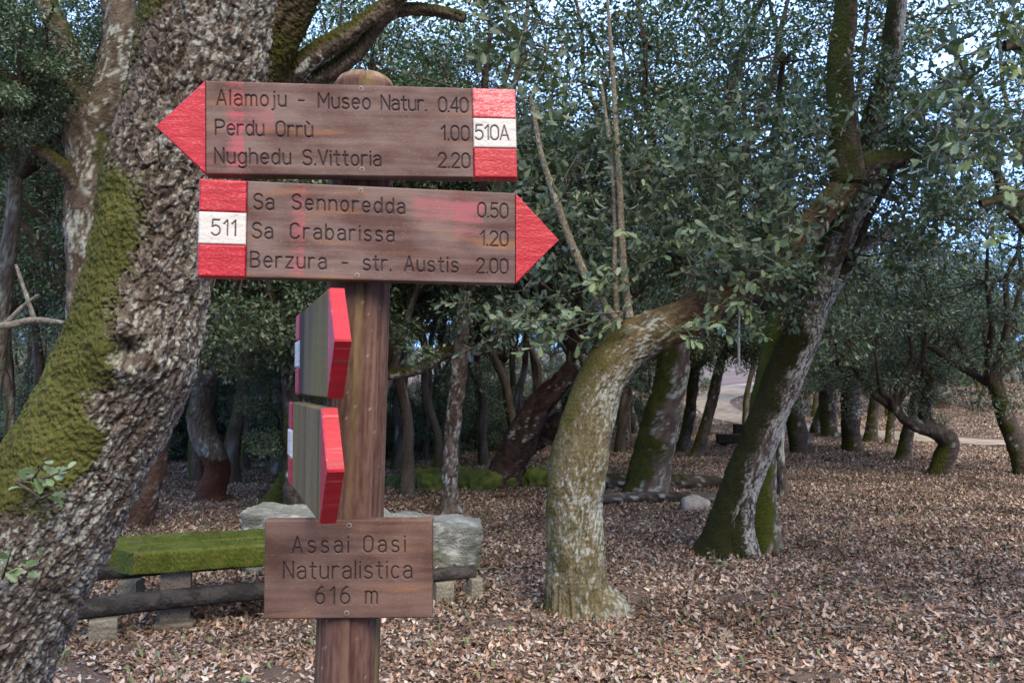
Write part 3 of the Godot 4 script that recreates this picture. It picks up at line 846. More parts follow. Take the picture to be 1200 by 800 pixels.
func solid_paint(seed_: float, a: Color, worn: Color, wear: float) -> Callable:
	return func(x: float, y: float) -> Color:
		var g := n_mid.get_noise_2d(x * 60.0 + seed_, y * 420.0)
		var f := n_fine.get_noise_2d(x * 420.0 + seed_, y * 420.0)
		var f2 := n_fine.get_noise_2d(x * 110.0 + seed_, y * 900.0)
		var col := mix3(a * (1.0 + 0.22 * g), worn, (f * 0.6 + f2 * 0.7 + g * 0.5 + wear - 0.42) * 3.0)
		var chip := 0.8 * f2 + 0.7 * n_mid.get_noise_2d(x * 90.0 + seed_ * 3.0, y * 300.0) - 0.62      # flakes off along the grain
		return mix3(col, Color(0.13, 0.085, 0.075), chip * 6.0)

func screw(parent: Node3D, at: Vector3):
	var b := Builder.new()
	var prof := [[0.0, -0.004, 0], [0.0022, -0.004, 0], [0.0026, 0.0002, 1], [0.0036, 0.0006, 1], [0.0044, -0.0012, 0]]
	for i in 16:
		for p in prof:
			var a := TAU * i / 16.0
			b.add(Vector3(cos(a) * p[0], sin(a) * p[0], p[1]), Vector3(cos(a) * 0.3, sin(a) * 0.3, 1).normalized(), Color(0.03, 0.03, 0.03) if p[2] == 0 else Color(0.26, 0.22, 0.21))
	for i in 16:
		for k in 4:
			var a0 := i * 5 + k
			var a1 := ((i + 1) % 16) * 5 + k
			b.quad(a0, a1, a1 + 1, a0 + 1)
	part("screw", b.mesh(), M.metal, parent, at)

func make_signpost():
	var foot := Vector3(-0.283, 0.0, -1.3)
	var o := thing("signpost", "wooden trail signpost with red tipped arrow boards", "signpost", foot)
	# the post: a weathered round log with a domed head
	var b := Builder.new()
	var sides := 96
	var rows := 620
	var top := 2.153
	for r in rows + 1:
		var y := -0.05 + (top + 0.05) * r / rows
		var rad := 0.0495
		var drop := top - y
		if drop < 0.022:
			rad *= sqrt(maxf(0.0, 1.0 - pow(1.0 - drop / 0.022, 2.0))) * 0.92 + 0.0
		for j in sides:
			var a := TAU * j / sides
			var d := Vector3(sin(a), 0, cos(a))
			var k := n_mid.get_noise_3d(d.x * 9.0, y * 1.6, d.z * 9.0)
			var f := n_fine.get_noise_3d(d.x * 26.0, y * 4.0, d.z * 26.0)
			var f2 := n_fine.get_noise_3d(d.x * 60.0, y * 30.0, d.z * 60.0)
			var col := mix3(Color(0.065, 0.034, 0.029), Color(0.165, 0.100, 0.086), 0.5 + 0.6 * k + 0.8 * f + 0.5 * f2)
			var green := n_mid.get_noise_3d(d.x * 7.0 + 31.0, y * 1.2, d.z * 7.0)
			col = mix3(col, Color(0.21, 0.18, 0.065), (green - 0.18) * 2.0)
			if n_fine.get_noise_3d(d.x * 30.0, y * 420.0, d.z * 30.0) > 0.56:
				col = mix3(col, Color(0.42, 0.38, 0.37), 0.45 * clampf(0.4 + 2.0 * n_mid.get_noise_3d(d.x * 8.0, y * 18.0, d.z * 8.0), 0.0, 1.0))
			if drop < 0.02:
				col = mix3(Color(0.15, 0.10, 0.07), Color(0.27, 0.20, 0.15), 0.5 + f2 + k)
			var crack := 0.0
			if absf(a - 0.15) < 0.034 and drop < 0.03:
				crack = 0.006
			b.add(Vector3(0.0, y, 0) + d * maxf(0.0, rad + 0.0009 * f + 0.0015 * k - crack), d, col)
	for r in rows + 1:
		for j in sides:
			var i0 := r * sides + j
			var du: Vector3 = b.v[r * sides + (j + 1) % sides] - b.v[r * sides + (j + sides - 1) % sides]
			var dv: Vector3 = b.v[mini(r + 1, rows) * sides + j] - b.v[maxi(r - 1, 0) * sides + j]
			var nn := du.cross(dv).normalized()
			if r >= rows - 1:
				nn = Vector3.UP
			b.n[i0] = nn if nn.dot(b.n[i0]) >= -0.2 else -nn
	for r in rows:
		for j in sides:
			var i0 := r * sides + j
			var i1 := r * sides + (j + 1) % sides
			b.quad(i0, i0 + sides, i1 + sides, i1)
	var post := part("post", b.mesh(), M.post, o)
	post.rotation.z = -0.0213
	var wa := Color(0.098, 0.056, 0.054)
	var wc := Color(0.185, 0.136, 0.131)
	var red := Color(0.38, 0.011, 0.026)
	var red_worn := Color(0.58, 0.12, 0.14)
	var T := 0.024

	# upper board, pointing left
	var b1 := Node3D.new()
	b1.name = "direction_board"
	b1.set_meta("label", "upper board with its red arrow pointing left, number 510A")
	o.add_child(b1)
	b1.position = Vector3(-0.2283, 2.0339, -1.22) - foot
	b1.rotation = Vector3(0, deg_to_rad(8), deg_to_rad(1.3))
	var H := 0.1405
	var y0 := -0.0710
	var w1 := []
	w1 += line_of("Alamoju", 0.0165, 0.1155, 0.1040, 0.0222)
	w1 += line_of("-", 0.1345, 0.144, 0.1040, 0.0222)
	w1 += line_of("Museo", 0.1637, 0.240, 0.1030, 0.0222)
	w1 += line_of("Natur.", 0.257, 0.325, 0.1025, 0.0222)
	w1 += line_of("0.40", 0.344, 0.389, 0.1015, 0.0222)
	w1 += line_of("Perdu", 0.0145, 0.083, 0.0590, 0.0222)
	w1 += line_of("Orrù", 0.1015, 0.154, 0.0585, 0.0222)
	w1 += line_of("1.00", 0.347, 0.390, 0.0575, 0.0222)
	w1 += line_of("Nughedu", 0.0133, 0.1215, 0.0165, 0.0222)
	w1 += line_of("S.Vittoria", 0.140, 0.2547, 0.0160, 0.0222)
	w1 += line_of("2.20", 0.342, 0.390, 0.0150, 0.0222)
	var f1 := part("plank", panel(0.396, H, T, 0.0010, wood_paint(3.0, wa, wc, [[0.028, 0.056, 0.0, 0.2, 0.55], [0.0, 0.012, 0.0, 0.03, 0.2], [0.052, 0.10, 0.05, 0.12, 0.18]]), w1), M.wood, b1, Vector3(-0.2263, y0, 0))
	screw(f1, Vector3(0.2268, 0.134, 0.0005))
	screw(f1, Vector3(0.2268, 0.0105, 0.0005))
	part("arrow_tip", panel(0.0690, H, T, 0.0011, solid_paint(1.0, red, red_worn, 0.12), [], -1.0), M.paint, b1, Vector3(-0.2954, y0, 0.0002))
	var third := H / 3.0
	part("red_stripe", panel(0.0675, third, T, 0.0011, solid_paint(7.0, red, Color(0.62, 0.12, 0.14), 0.14)), M.paint, b1, Vector3(0.1701, y0, 0.0003))
	part("white_stripe", panel(0.0675, third, T, 0.0009, solid_paint(5.0, Color(0.56, 0.54, 0.55), Color(0.42, 0.25, 0.17), 0.0), line_of("510A", 0.003, 0.055, 0.0125, 0.0225)), M.paint, b1, Vector3(0.1701, y0 + third, 0.0004))
	var faded := part("red_stripe", panel(0.0675, third, T, 0.0011, solid_paint(9.0, Color(0.52, 0.06, 0.085), Color(0.70, 0.30, 0.33), 0.5)), M.paint, b1, Vector3(0.1701, y0 + third * 2.0, 0.0003))
	faded.set_meta("label", "faded pinkish red stripe above the white number")

	# second board, pointing right
	var b2 := Node3D.new()
	b2.name = "direction_board"
	b2.set_meta("label", "second board with its red arrow pointing right, number 511")
	o.add_child(b2, true)
	b2.position = Vector3(-0.2333, 1.8804, -1.22) - foot
	b2.rotation = Vector3(0, deg_to_rad(11), 0)
	H = 0.1435
	y0 = -0.0753
	var w2 := []
	w2 += line_of("Sa", 0.0097, 0.0375, 0.1018, 0.0222)
	w2 += line_of("Sennoredda", 0.0645, 0.230, 0.1035, 0.0222)
	w2 += line_of("0.50", 0.343, 0.390, 0.1030, 0.0222)
	w2 += line_of("Sa", 0.0085, 0.0365, 0.0588, 0.0222)
	w2 += line_of("Crabarissa", 0.0625, 0.214, 0.0600, 0.0222)
	w2 += line_of("1.20", 0.347, 0.390, 0.0590, 0.0222)
	w2 += line_of("Berzura", 0.0068, 0.1141, 0.0158, 0.0222)
	w2 += line_of("-", 0.138, 0.148, 0.0158, 0.0222)
	w2 += line_of("str.", 0.169, 0.210, 0.0158, 0.0222)
	w2 += line_of("Austis", 0.231, 0.312, 0.0160, 0.0222)
	w2 += line_of("2.00", 0.341, 0.390, 0.0160, 0.0222)
	var f2 := part("plank", panel(0.4025, H, T, 0.0010, wood_paint(41.0, wa, wc, [[0.24, 0.352, 0.085, 0.135, 0.30], [0.06, 0.085, 0.0, 0.2, 0.4], [0.30, 0.352, 0.06, 0.14, 0.2]]), w2), M.wood, b2, Vector3(-0.1590, y0, 0))
	screw(f2, Vector3(0.1640, 0.136, 0.0005))
	screw(f2, Vector3(0.1600, 0.0075, 0.0005))
	part("arrow_tip", panel(0.0690, H, T, 0.0011, solid_paint(13.0, red, red_worn, 0.05), [], 1.0), M.paint, b2, Vector3(0.2439, y0, 0.0002))
	third = H / 3.0
	part("red_stripe", panel(0.0665, third, T, 0.0011, solid_paint(17.0, red, red_worn, 0.12)), M.paint, b2, Vector3(-0.2260, y0, 0.0003))
	part("white_stripe", panel(0.0665, third, T, 0.0009, solid_paint(23.0, Color(0.58, 0.56, 0.56), Color(0.40, 0.30, 0.25), -0.02), line_of("511", 0.018, 0.0525, 0.0130, 0.0225)), M.paint, b2, Vector3(-0.2260, y0 + third, 0.0004))
	part("red_stripe", panel(0.0665, third, T, 0.0011, solid_paint(29.0, red, red_worn, 0.16)), M.paint, b2, Vector3(-0.2260, y0 + third * 2.0, 0.0003))

	# place name board
	var b5 := Node3D.new()
	b5.name = "place_board"
	b5.set_meta("label", "lowest board reading Assai Oasi Naturalistica 616 m")
	o.add_child(b5)
	b5.position = Vector3(-0.2468, 1.374, -1.242) - foot
	b5.rotation = Vector3(0, deg_to_rad(1), deg_to_rad(0.1))
	var w5 := []
	w5 += line_of("Assai", 0.0423, 0.1252, 0.0975, 0.0235)
	w5 += line_of("Oasi", 0.1483, 0.210, 0.0980, 0.0235)
	w5 += line_of("Naturalistica", 0.0293, 0.220, 0.0590, 0.0250)
	w5 += line_of("616", 0.077, 0.1275, 0.0220, 0.0245)
	w5 += line_of("m", 0.1517, 0.173, 0.0220, 0.0245)
	var f5 := part("plank", panel(0.2510, 0.1460, T, 0.0009, wood_paint(77.0, Color(0.085, 0.048, 0.042), Color(0.168, 0.108, 0.094), []), w5), M.wood, b5, Vector3(-0.1242, -0.0735, 0))
	screw(f5, Vector3(0.1265, 0.138, 0.0005))
	screw(f5, Vector3(0.1240, 0.0085, 0.0005))

	# two boards edge on, nailed to the side of the post and pointing at the camera
	var spots := [[1.631, 1.779, -0.246, -1.093, 19.6, "upper side board seen edge on, arrow towards the viewer"], [1.471, 1.619, -0.2465, -1.06, 19.8, "lower side board seen edge on, arrow towards the viewer"]]
	for i in 2:
		var s = spots[i]
		var sb := Node3D.new()
		sb.name = "side_board"
		sb.set_meta("label", s[5])
		o.add_child(sb, true)
		# local +x runs from the tail to the arrow base, the weathered face looks left
		sb.position = Vector3(s[2], s[0], s[3]) - foot
		sb.rotation.y = deg_to_rad(-90.0 + s[4])
		var weathered := func(x: float, y: float) -> Color:
			var g := n_mid.get_noise_2d(y * 6.0 + i * 30.0, x * 60.0)
			var f := n_fine.get_noise_2d(y * 60.0, x * 160.0 + i * 9.0)
			var col := mix3(Color(0.11, 0.080, 0.042), Color(0.22, 0.168, 0.098), 0.5 + 0.6 * g + 0.25 * f)
			col = mix3(col, Color(0.155, 0.145, 0.045), (n_mid.get_noise_2d(x * 22.0 + i * 11.0, y * 5.0) + 0.1) * 1.4)
			return mix3(col, Color(0.05, 0.04, 0.035), 1.0 - smoothstep(0.05, 0.085, x + 0.02 * g) if i == 0 else (n_mid.get_noise_2d(x * 60.0, y * 3.0) - 0.25) * 2.0)
		part("plank", panel(0.41, 0.148, 0.021, 0.0014, weathered), M.wood, sb, Vector3(-0.41, 0, 0))
		part("arrow_tip", panel(0.068, 0.148, 0.021, 0.002, solid_paint(31.0 + i, red, red_worn, 0.06), [], 1.0), M.paint, sb, Vector3(0.0005, 0, 0.0002))
		for k in 3:
			var white := k == 1
			part("white_stripe" if white else "red_stripe", panel(0.07, 0.0490, 0.0035 if white else 0.002, 0.002, solid_paint(51.0 + k, Color(0.62, 0.61, 0.6) if white else red, red_worn, -0.1)), M.paint, sb, Vector3(-0.4795, k * 0.0492, 0.0035 if white else 0.0022))

# ---------------------------------------------------------------- picnic furniture
# a squared beam from 0 to length along x with cut corners, slightly uneven
func beam(length: float, high: float, deep: float, cham0: float, cham1: float, paint: Callable, wob: float) -> ArrayMesh:
	var b := Builder.new()
	var nx := int(length / 0.012) + 2
	var prof := []
	var steps := 14
	for e in 4:
		for k in steps:
			var t := float(k) / steps
			match e:
				0: prof.append([Vector2(lerpf(0, deep, t), high), Vector2(0, 1)])
				1: prof.append([Vector2(deep, lerpf(high, 0, t)), Vector2(1, 0)])
				2: prof.append([Vector2(lerpf(deep, 0, t), 0), Vector2(0, -1)])
				3: prof.append([Vector2(0, lerpf(0, high, t)), Vector2(-1, 0)])
	var np := prof.size()
	for ix in nx + 1:
		for k in np:
			var p: Vector2 = prof[k][0]
			var n: Vector2 = prof[k][1]
			var x := length * ix / nx
			# the front corners are cut at an angle
			var lo := cham0 * clampf((p.x - deep * 0.25) / (deep * 0.75), 0.0, 1.0)
			var hi := cham1 * clampf((p.x - deep * 0.25) / (deep * 0.75), 0.0, 1.0)
			x = lerpf(lo, length - hi, float(ix) / nx)
			var q := Vector3(x, p.y, p.x)
			var e := minf(minf(p.x, deep - p.x), 0.02) + minf(minf(p.y, high - p.y), 0.02)
			var w := wob * (n_mid.get_noise_3dv(q * 9.0) + 0.6 * n_fine.get_noise_3dv(q * 30.0)) - 0.008 * clampf(1.0 - e / 0.02, 0.0, 1.0)
			q += Vector3(0, n.y, n.x) * w
			b.add(q, Vector3(0, n.y, n.x), paint.call(q, Vector3(0, n.y, n.x)))
	for ix in nx + 1:
		for k in np:
			var du: Vector3 = b.v[mini(ix + 1, nx) * np + k] - b.v[maxi(ix - 1, 0) * np + k]
			var dv: Vector3 = b.v[ix * np + (k + 1) % np] - b.v[ix * np + (k + np - 1) % np]
			var nn := du.cross(dv).normalized()
			var i0 := ix * np + k
			b.n[i0] = nn if nn.dot(b.n[i0]) > 0.0 else -nn
	for ix in nx:
		for k in np:
			var i0 := ix * np + k
			var i1 := ix * np + (k + 1) % np
			b.quad(i0, i1, i1 + np, i0 + np)
	for e in 2:
		var r0 := (nx if e else 0) * np
		var nn := Vector3(1 if e else -1, 0, 0.3).normalized()
		var mid := (b.v[r0] + b.v[r0 + steps * 2]) * 0.5
		var cc := b.add(mid, nn, paint.call(mid, nn))
		for k in np:
			var p := b.v[r0 + k]
			var q := b.v[r0 + (k + 1) % np]
			var i0 := b.add(p, nn, paint.call(p, nn))
			b.add(q, nn, paint.call(q, nn))
			if e:
				b.tri(cc, i0, i0 + 1)
			else:
				b.tri(cc, i0 + 1, i0)
	return b.mesh()

func mossy_wood(bias: float, wood: Color) -> Callable:
	return func(p: Vector3, n: Vector3) -> Color:
		var k := n_mid.get_noise_3dv(p * 7.0)
		var f := n_fine.get_noise_3dv(p * 45.0)
		var w := mix3(wood * 0.6, wood * 1.5, 0.5 + 0.7 * n_fine.get_noise_3d(p.x * 6.0, p.y * 60.0, p.z * 60.0) + 0.4 * k)
		var m := mix3(Color(0.065, 0.088, 0.014), Color(0.145, 0.165, 0.042), 0.5 + 0.7 * f + 0.6 * n_mid.get_noise_3dv(p * 24.0))
		return mix3(w, m, (k * 0.9 + 0.3 * f + bias) * 2.5)

func tuft_mesh() -> ArrayMesh:
	var t := Builder.new()
	for i in 7:
		var a := i * 2.4
		var d := Vector3(cos(a) * 0.7, 1.0, sin(a) * 0.7).normalized()
		if i == 0:
			d = Vector3.UP
		var s := Vector3(-sin(a), 0, cos(a)) * 0.16
		var i0 := t.add(-s, Vector3.UP, Color(0.8, 0.8, 0.8))
		t.add(s, Vector3.UP, Color(0.8, 0.8, 0.8))
		t.add(d, (Vector3.UP + d).normalized(), Color(1.2, 1.2, 1.1))
		t.tri(i0, i0 + 1, i0 + 2)
	return t.mesh()

func table_moss(o: Node3D):
	var places := []
	var colors := []
	for i in 6400:
		var front := rng.randf() < 0.3
		var x := rng.randf_range(0.0, 1.9)
		var z := rng.randf_range(-0.70, -0.01)
		var p := Vector3(x, 0.538, z)
		var up := Vector3.UP
		if front:
			p = Vector3(maxf(x, 0.0), rng.randf_range(0.40, 0.53), 0.0)
			up = Vector3(0, 0.4, 0.9).normalized()
		if absf(z + 0.315) < 0.03 or n_mid.get_noise_3dv(p * 11.0) < -0.22:
			continue
		var side := up.cross(Vector3(0.9, 0.2, 0.1)).normalized()
		places.append(Transform3D(Basis(side, up, side.cross(up)).rotated(up, rng.randf() * TAU).scaled(Vector3.ONE * rng.randf_range(0.004, 0.009)), p))
		var k := rng.randf_range(0.7, 1.35)
		colors.append(Color(0.10 * k * rng.randf_range(0.85, 1.25), 0.122 * k, 0.026 * k))
	scatter("moss_tufts", tuft_mesh(), M.moss, o, places, colors)

func make_table():
	var at := Vector3(-2.47, 0.0, -5.46)
	var turn := 0.35
	var o := thing("picnic_table", "low table of thick moss-covered beams behind the signpost", "table", at)
	o.rotation.y = turn
	# local x runs along the table away to the right, local -z to the back
	var moss := mossy_wood(0.75, Color(0.12, 0.09, 0.06))
	part("tabletop_beam", beam(2.12, 0.148, 0.29, 0.14, 0.05, moss, 0.009), M.bark, o, Vector3(-0.16, 0.392, -0.292))
	part("tabletop_beam", beam(2.10, 0.142, 0.40, 0.0, 0.0, moss, 0.009), M.bark, o, Vector3(-0.20, 0.394, -0.735))
	table_moss(o)
	var grey := mossy_wood(-0.2, Color(0.16, 0.14, 0.12))
	for x in [0.14, 1.55]:
		part("leg", beam(0.19, 0.40, 0.17, 0.0, 0.0, grey, 0.006), M.bark, o, Vector3(x, -0.01, -0.24))
		part("leg", beam(0.17, 0.40, 0.17, 0.0, 0.0, grey, 0.006), M.bark, o, Vector3(x + 0.02, -0.01, -0.53))
		part("foot", beam(0.24, 0.09, 0.56, 0.0, 0.0, grey, 0.006), M.bark, o, Vector3(x - 0.03, -0.03, -0.56))
	var log_style := oak_style({"bark": Color(0.035, 0.032, 0.032), "bark2": Color(0.085, 0.078, 0.076), "moss_bias": -1.6, "lichen_bias": -0.6, "plate": 9.0, "depth": 0.003, "lump": 0.05, "cut": Color(0.10, 0.09, 0.08)})
	# front bench: a half round log on blocks
	var f := thing("log_bench", "grey log bench on small blocks in front of the mossy table", "bench", Vector3(-2.6, 0, -5.4))
	var b := Builder.new()
	var base := f.position
	stem(b, [[-2.82, 0.215, -5.28, 0.062], [-2.2, 0.22, -5.58, 0.062], [-1.5, 0.215, -5.87, 0.058], [-0.9, 0.21, -6.14, 0.052], [-0.29, 0.205, -6.42, 0.045]], 40, 160, log_style, true)
	part("seat_log", b.mesh(), M.bark, f, -base)
	var block := mossy_wood(-0.05, Color(0.24, 0.22, 0.18))
	for s in [[-2.72, -5.30, 0.16, 0.155], [-0.62, -6.28, 0.14, 0.16], [-0.36, -6.38, 0.09, 0.165]]:
		var k := part("support_block", beam(s[2], s[3] + 0.02, 0.14, 0.0, 0.0, block, 0.005), M.bark, f, Vector3(s[0], -0.02, s[1] - 0.07) - base)
		k.rotation.y = 0.4
	# back bench, mostly hidden
	var r := thing("log_bench", "dark log bench on the far side of the mossy table", "bench", Vector3(-2.9, 0, -6.4))
	var b2 := Builder.new()
	base = r.position
	log_style.off = Vector3(7, 3, 1)
	stem(b2, [[-3.2, 0.24, -6.2, 0.06], [-2.4, 0.24, -6.55, 0.06], [-1.5, 0.24, -6.95, 0.055], [-0.9, 0.24, -7.2, 0.05]], 30, 80, log_style, true)
	part("seat_log", b2.mesh(), M.bark, r, -base)
	for s in [[-2.95, -6.27], [-1.2, -7.04]]:
		part("support_block", beam(0.14, 0.2, 0.14, 0.0, 0.0, block, 0.005), M.bark, r, Vector3(s[0], -0.02, s[1] - 0.07) - base)

func rock_mesh(size: Vector3, rough: float, bits: int, pale: Color, dark: Color, green: float, boxy := 5.0) -> ArrayMesh:
	var b := Builder.new()
	var off := Vector3(rng.randf() * 9.0, rng.randf() * 9.0, rng.randf() * 9.0)
	var rows := bits
	var cols := bits * 2
	for r in rows + 1:
		for c in cols + 1:
			var th := PI * r / rows
			var ph := TAU * (c % cols) / cols
			var d := Vector3(sin(th) * cos(ph), cos(th), sin(th) * sin(ph))
			var e := boxy
			var box := d / pow(pow(absf(d.x), e) + pow(absf(d.y), e) + pow(absf(d.z), e), 1.0 / e)
			var p := box * size * 0.5
			p += d * (rough * size.y * (n_mid.get_noise_3dv(p * 9.0 + off) + 0.5 * n_mid.get_noise_3dv(p * 30.0 + off) + 0.8 * absf(n_ridge.get_noise_3dv(p * 5.0 + off))))
			var k := n_mid.get_noise_3dv(p * 9.0 + off)
			var f := n_fine.get_noise_3dv(p * 50.0)
			var col := mix3(dark, pale, 0.5 + 0.7 * k + 0.5 * f)
			col = mix3(col, Color(0.06, 0.085, 0.02), (n_mid.get_noise_3dv(p * 6.0 + off * 2.0) + 0.4 * f + green - d.y * 0.3) * 3.0)
			col = mix3(col, Color(0.48, 0.48, 0.45), (n_mid.get_noise_3dv(p * 22.0 + off) + 0.5 * f - 0.22) * 4.0 if bits > 60 else 0.0)
			b.add(p, d, col)
	var w := cols + 1
	for r in rows + 1:
		for c in cols + 1:
			var du: Vector3 = b.v[r * w + (c + 1) % cols] - b.v[r * w + (c - 1 + cols) % cols]
			var dv: Vector3 = b.v[mini(r + 1, rows) * w + c] - b.v[maxi(r - 1, 0) * w + c]
			var nn := du.cross(dv).normalized()
			if nn.length() < 0.5:
				nn = b.n[r * w + c]
			b.n[r * w + c] = nn if nn.dot(b.n[r * w + c]) > 0.0 else -nn
	for r in rows:
		for c in cols:
			var i0 := r * w + c
			b.quad(i0, i0 + 1, i0 + w + 1, i0 + w)
	return b.mesh()

# ---------------------------------------------------------------- the scene
func _ready():
	rng.seed = 20240611
	var cam := Camera3D.new()
	cam.name = "camera"
	add_child(cam)
	cam.position = Vector3(0, 1.65, 0)
	cam.rotation.x = atan(50.0 / 960.0)
	cam.fov = rad_to_deg(2.0 * atan(400.0 / 960.0))
	cam.near = 0.05
	cam.far = 500.0
	cam.current = true
	var lens := CameraAttributesPhysical.new()
	lens.frustum_focal_length = 28.8
	lens.frustum_focus_distance = 1.25
	lens.frustum_near = 0.05
	lens.frustum_far = 500.0
	lens.exposure_aperture = 24.0
	cam.attributes = lens
	var env := Environment.new()
	env.background_mode = Environment.BG_SKY
	var sky := Sky.new()
	var sm := ProceduralSkyMaterial.new()
	sm.sky_top_color = Color(0.69, 0.74, 0.82)
	sm.sky_horizon_color = Color(0.50, 0.68, 0.96)
	sm.sky_curve = 0.7
	sm.ground_bottom_color = Color(0.2, 0.18, 0.16)
	sm.ground_horizon_color = Color(0.55, 0.6, 0.65)
	sm.sky_energy_multiplier = 1.0
	sky.sky_material = sm
	env.sky = sky
	env.tonemap_mode = Environment.TONE_MAPPER_LINEAR
	env.tonemap_exposure = 4.0
	env.sdfgi_enabled = true
	env.ssao_enabled = true
	env.ssil_enabled = true
	var we := WorldEnvironment.new()
	we.name = "environment"
	we.environment = env
	add_child(we)
	var sun := DirectionalLight3D.new()
	sun.name = "sun"
	sun.light_energy = 0.42
	sun.light_angular_distance = 40.0
	sun.light_color = Color(1.0, 0.95, 0.87)
	sun.shadow_enabled = true
	sun.rotation = Vector3(deg_to_rad(-46), deg_to_rad(24), 0)
	add_child(sun)

	n_fine.seed = 3; n_fine.frequency = 1.0; n_fine.fractal_octaves = 3
	n_mid.seed = 8; n_mid.frequency = 0.25; n_mid.fractal_octaves = 3
	n_low.seed = 11; n_low.frequency = 0.3; n_low.fractal_octaves = 2
	for c in [n_ridge, n_cell_big]:
		c.seed = 21
		c.frequency = 1.0
		c.fractal_type = FastNoiseLite.FRACTAL_NONE
	n_ridge.frequency = 0.42
	n_cell_big.noise_type = FastNoiseLite.TYPE_CELLULAR
	n_cell_big.cellular_return_type = FastNoiseLite.RETURN_CELL_VALUE
	make_materials()
	make_ground()
	for i in 5:
		var lm := Builder.new()
		leaf(lm, Vector3.ZERO, Vector3(1, 0, 0), Vector3.UP, 1.0, rng.randf_range(0.1, 0.5), rng.randf_range(-0.05, 0.35), Color.WHITE)
		leaf_meshes.append(lm.mesh())
	for i in 4:
		sprig_meshes.append(sprig_mesh(10, OUTLINE))
	for k in [[2.7, 2.6, 115, 190, 0.04], [2.4, 2.2, 100, 190, 0.14], [3.1, 2.9, 130, 190, 0.05], [1.9, 1.5, 75, 290, 0.30], [2.3, 2.4, 90, 190, 0.02]]:
		kinds.append(make_kind(k[0], k[1], k[2], k[3], k[4]))
	make_signpost()
	make_near_trees()
	make_wood()
	make_shrubs()
	make_table()
	make_small_things()

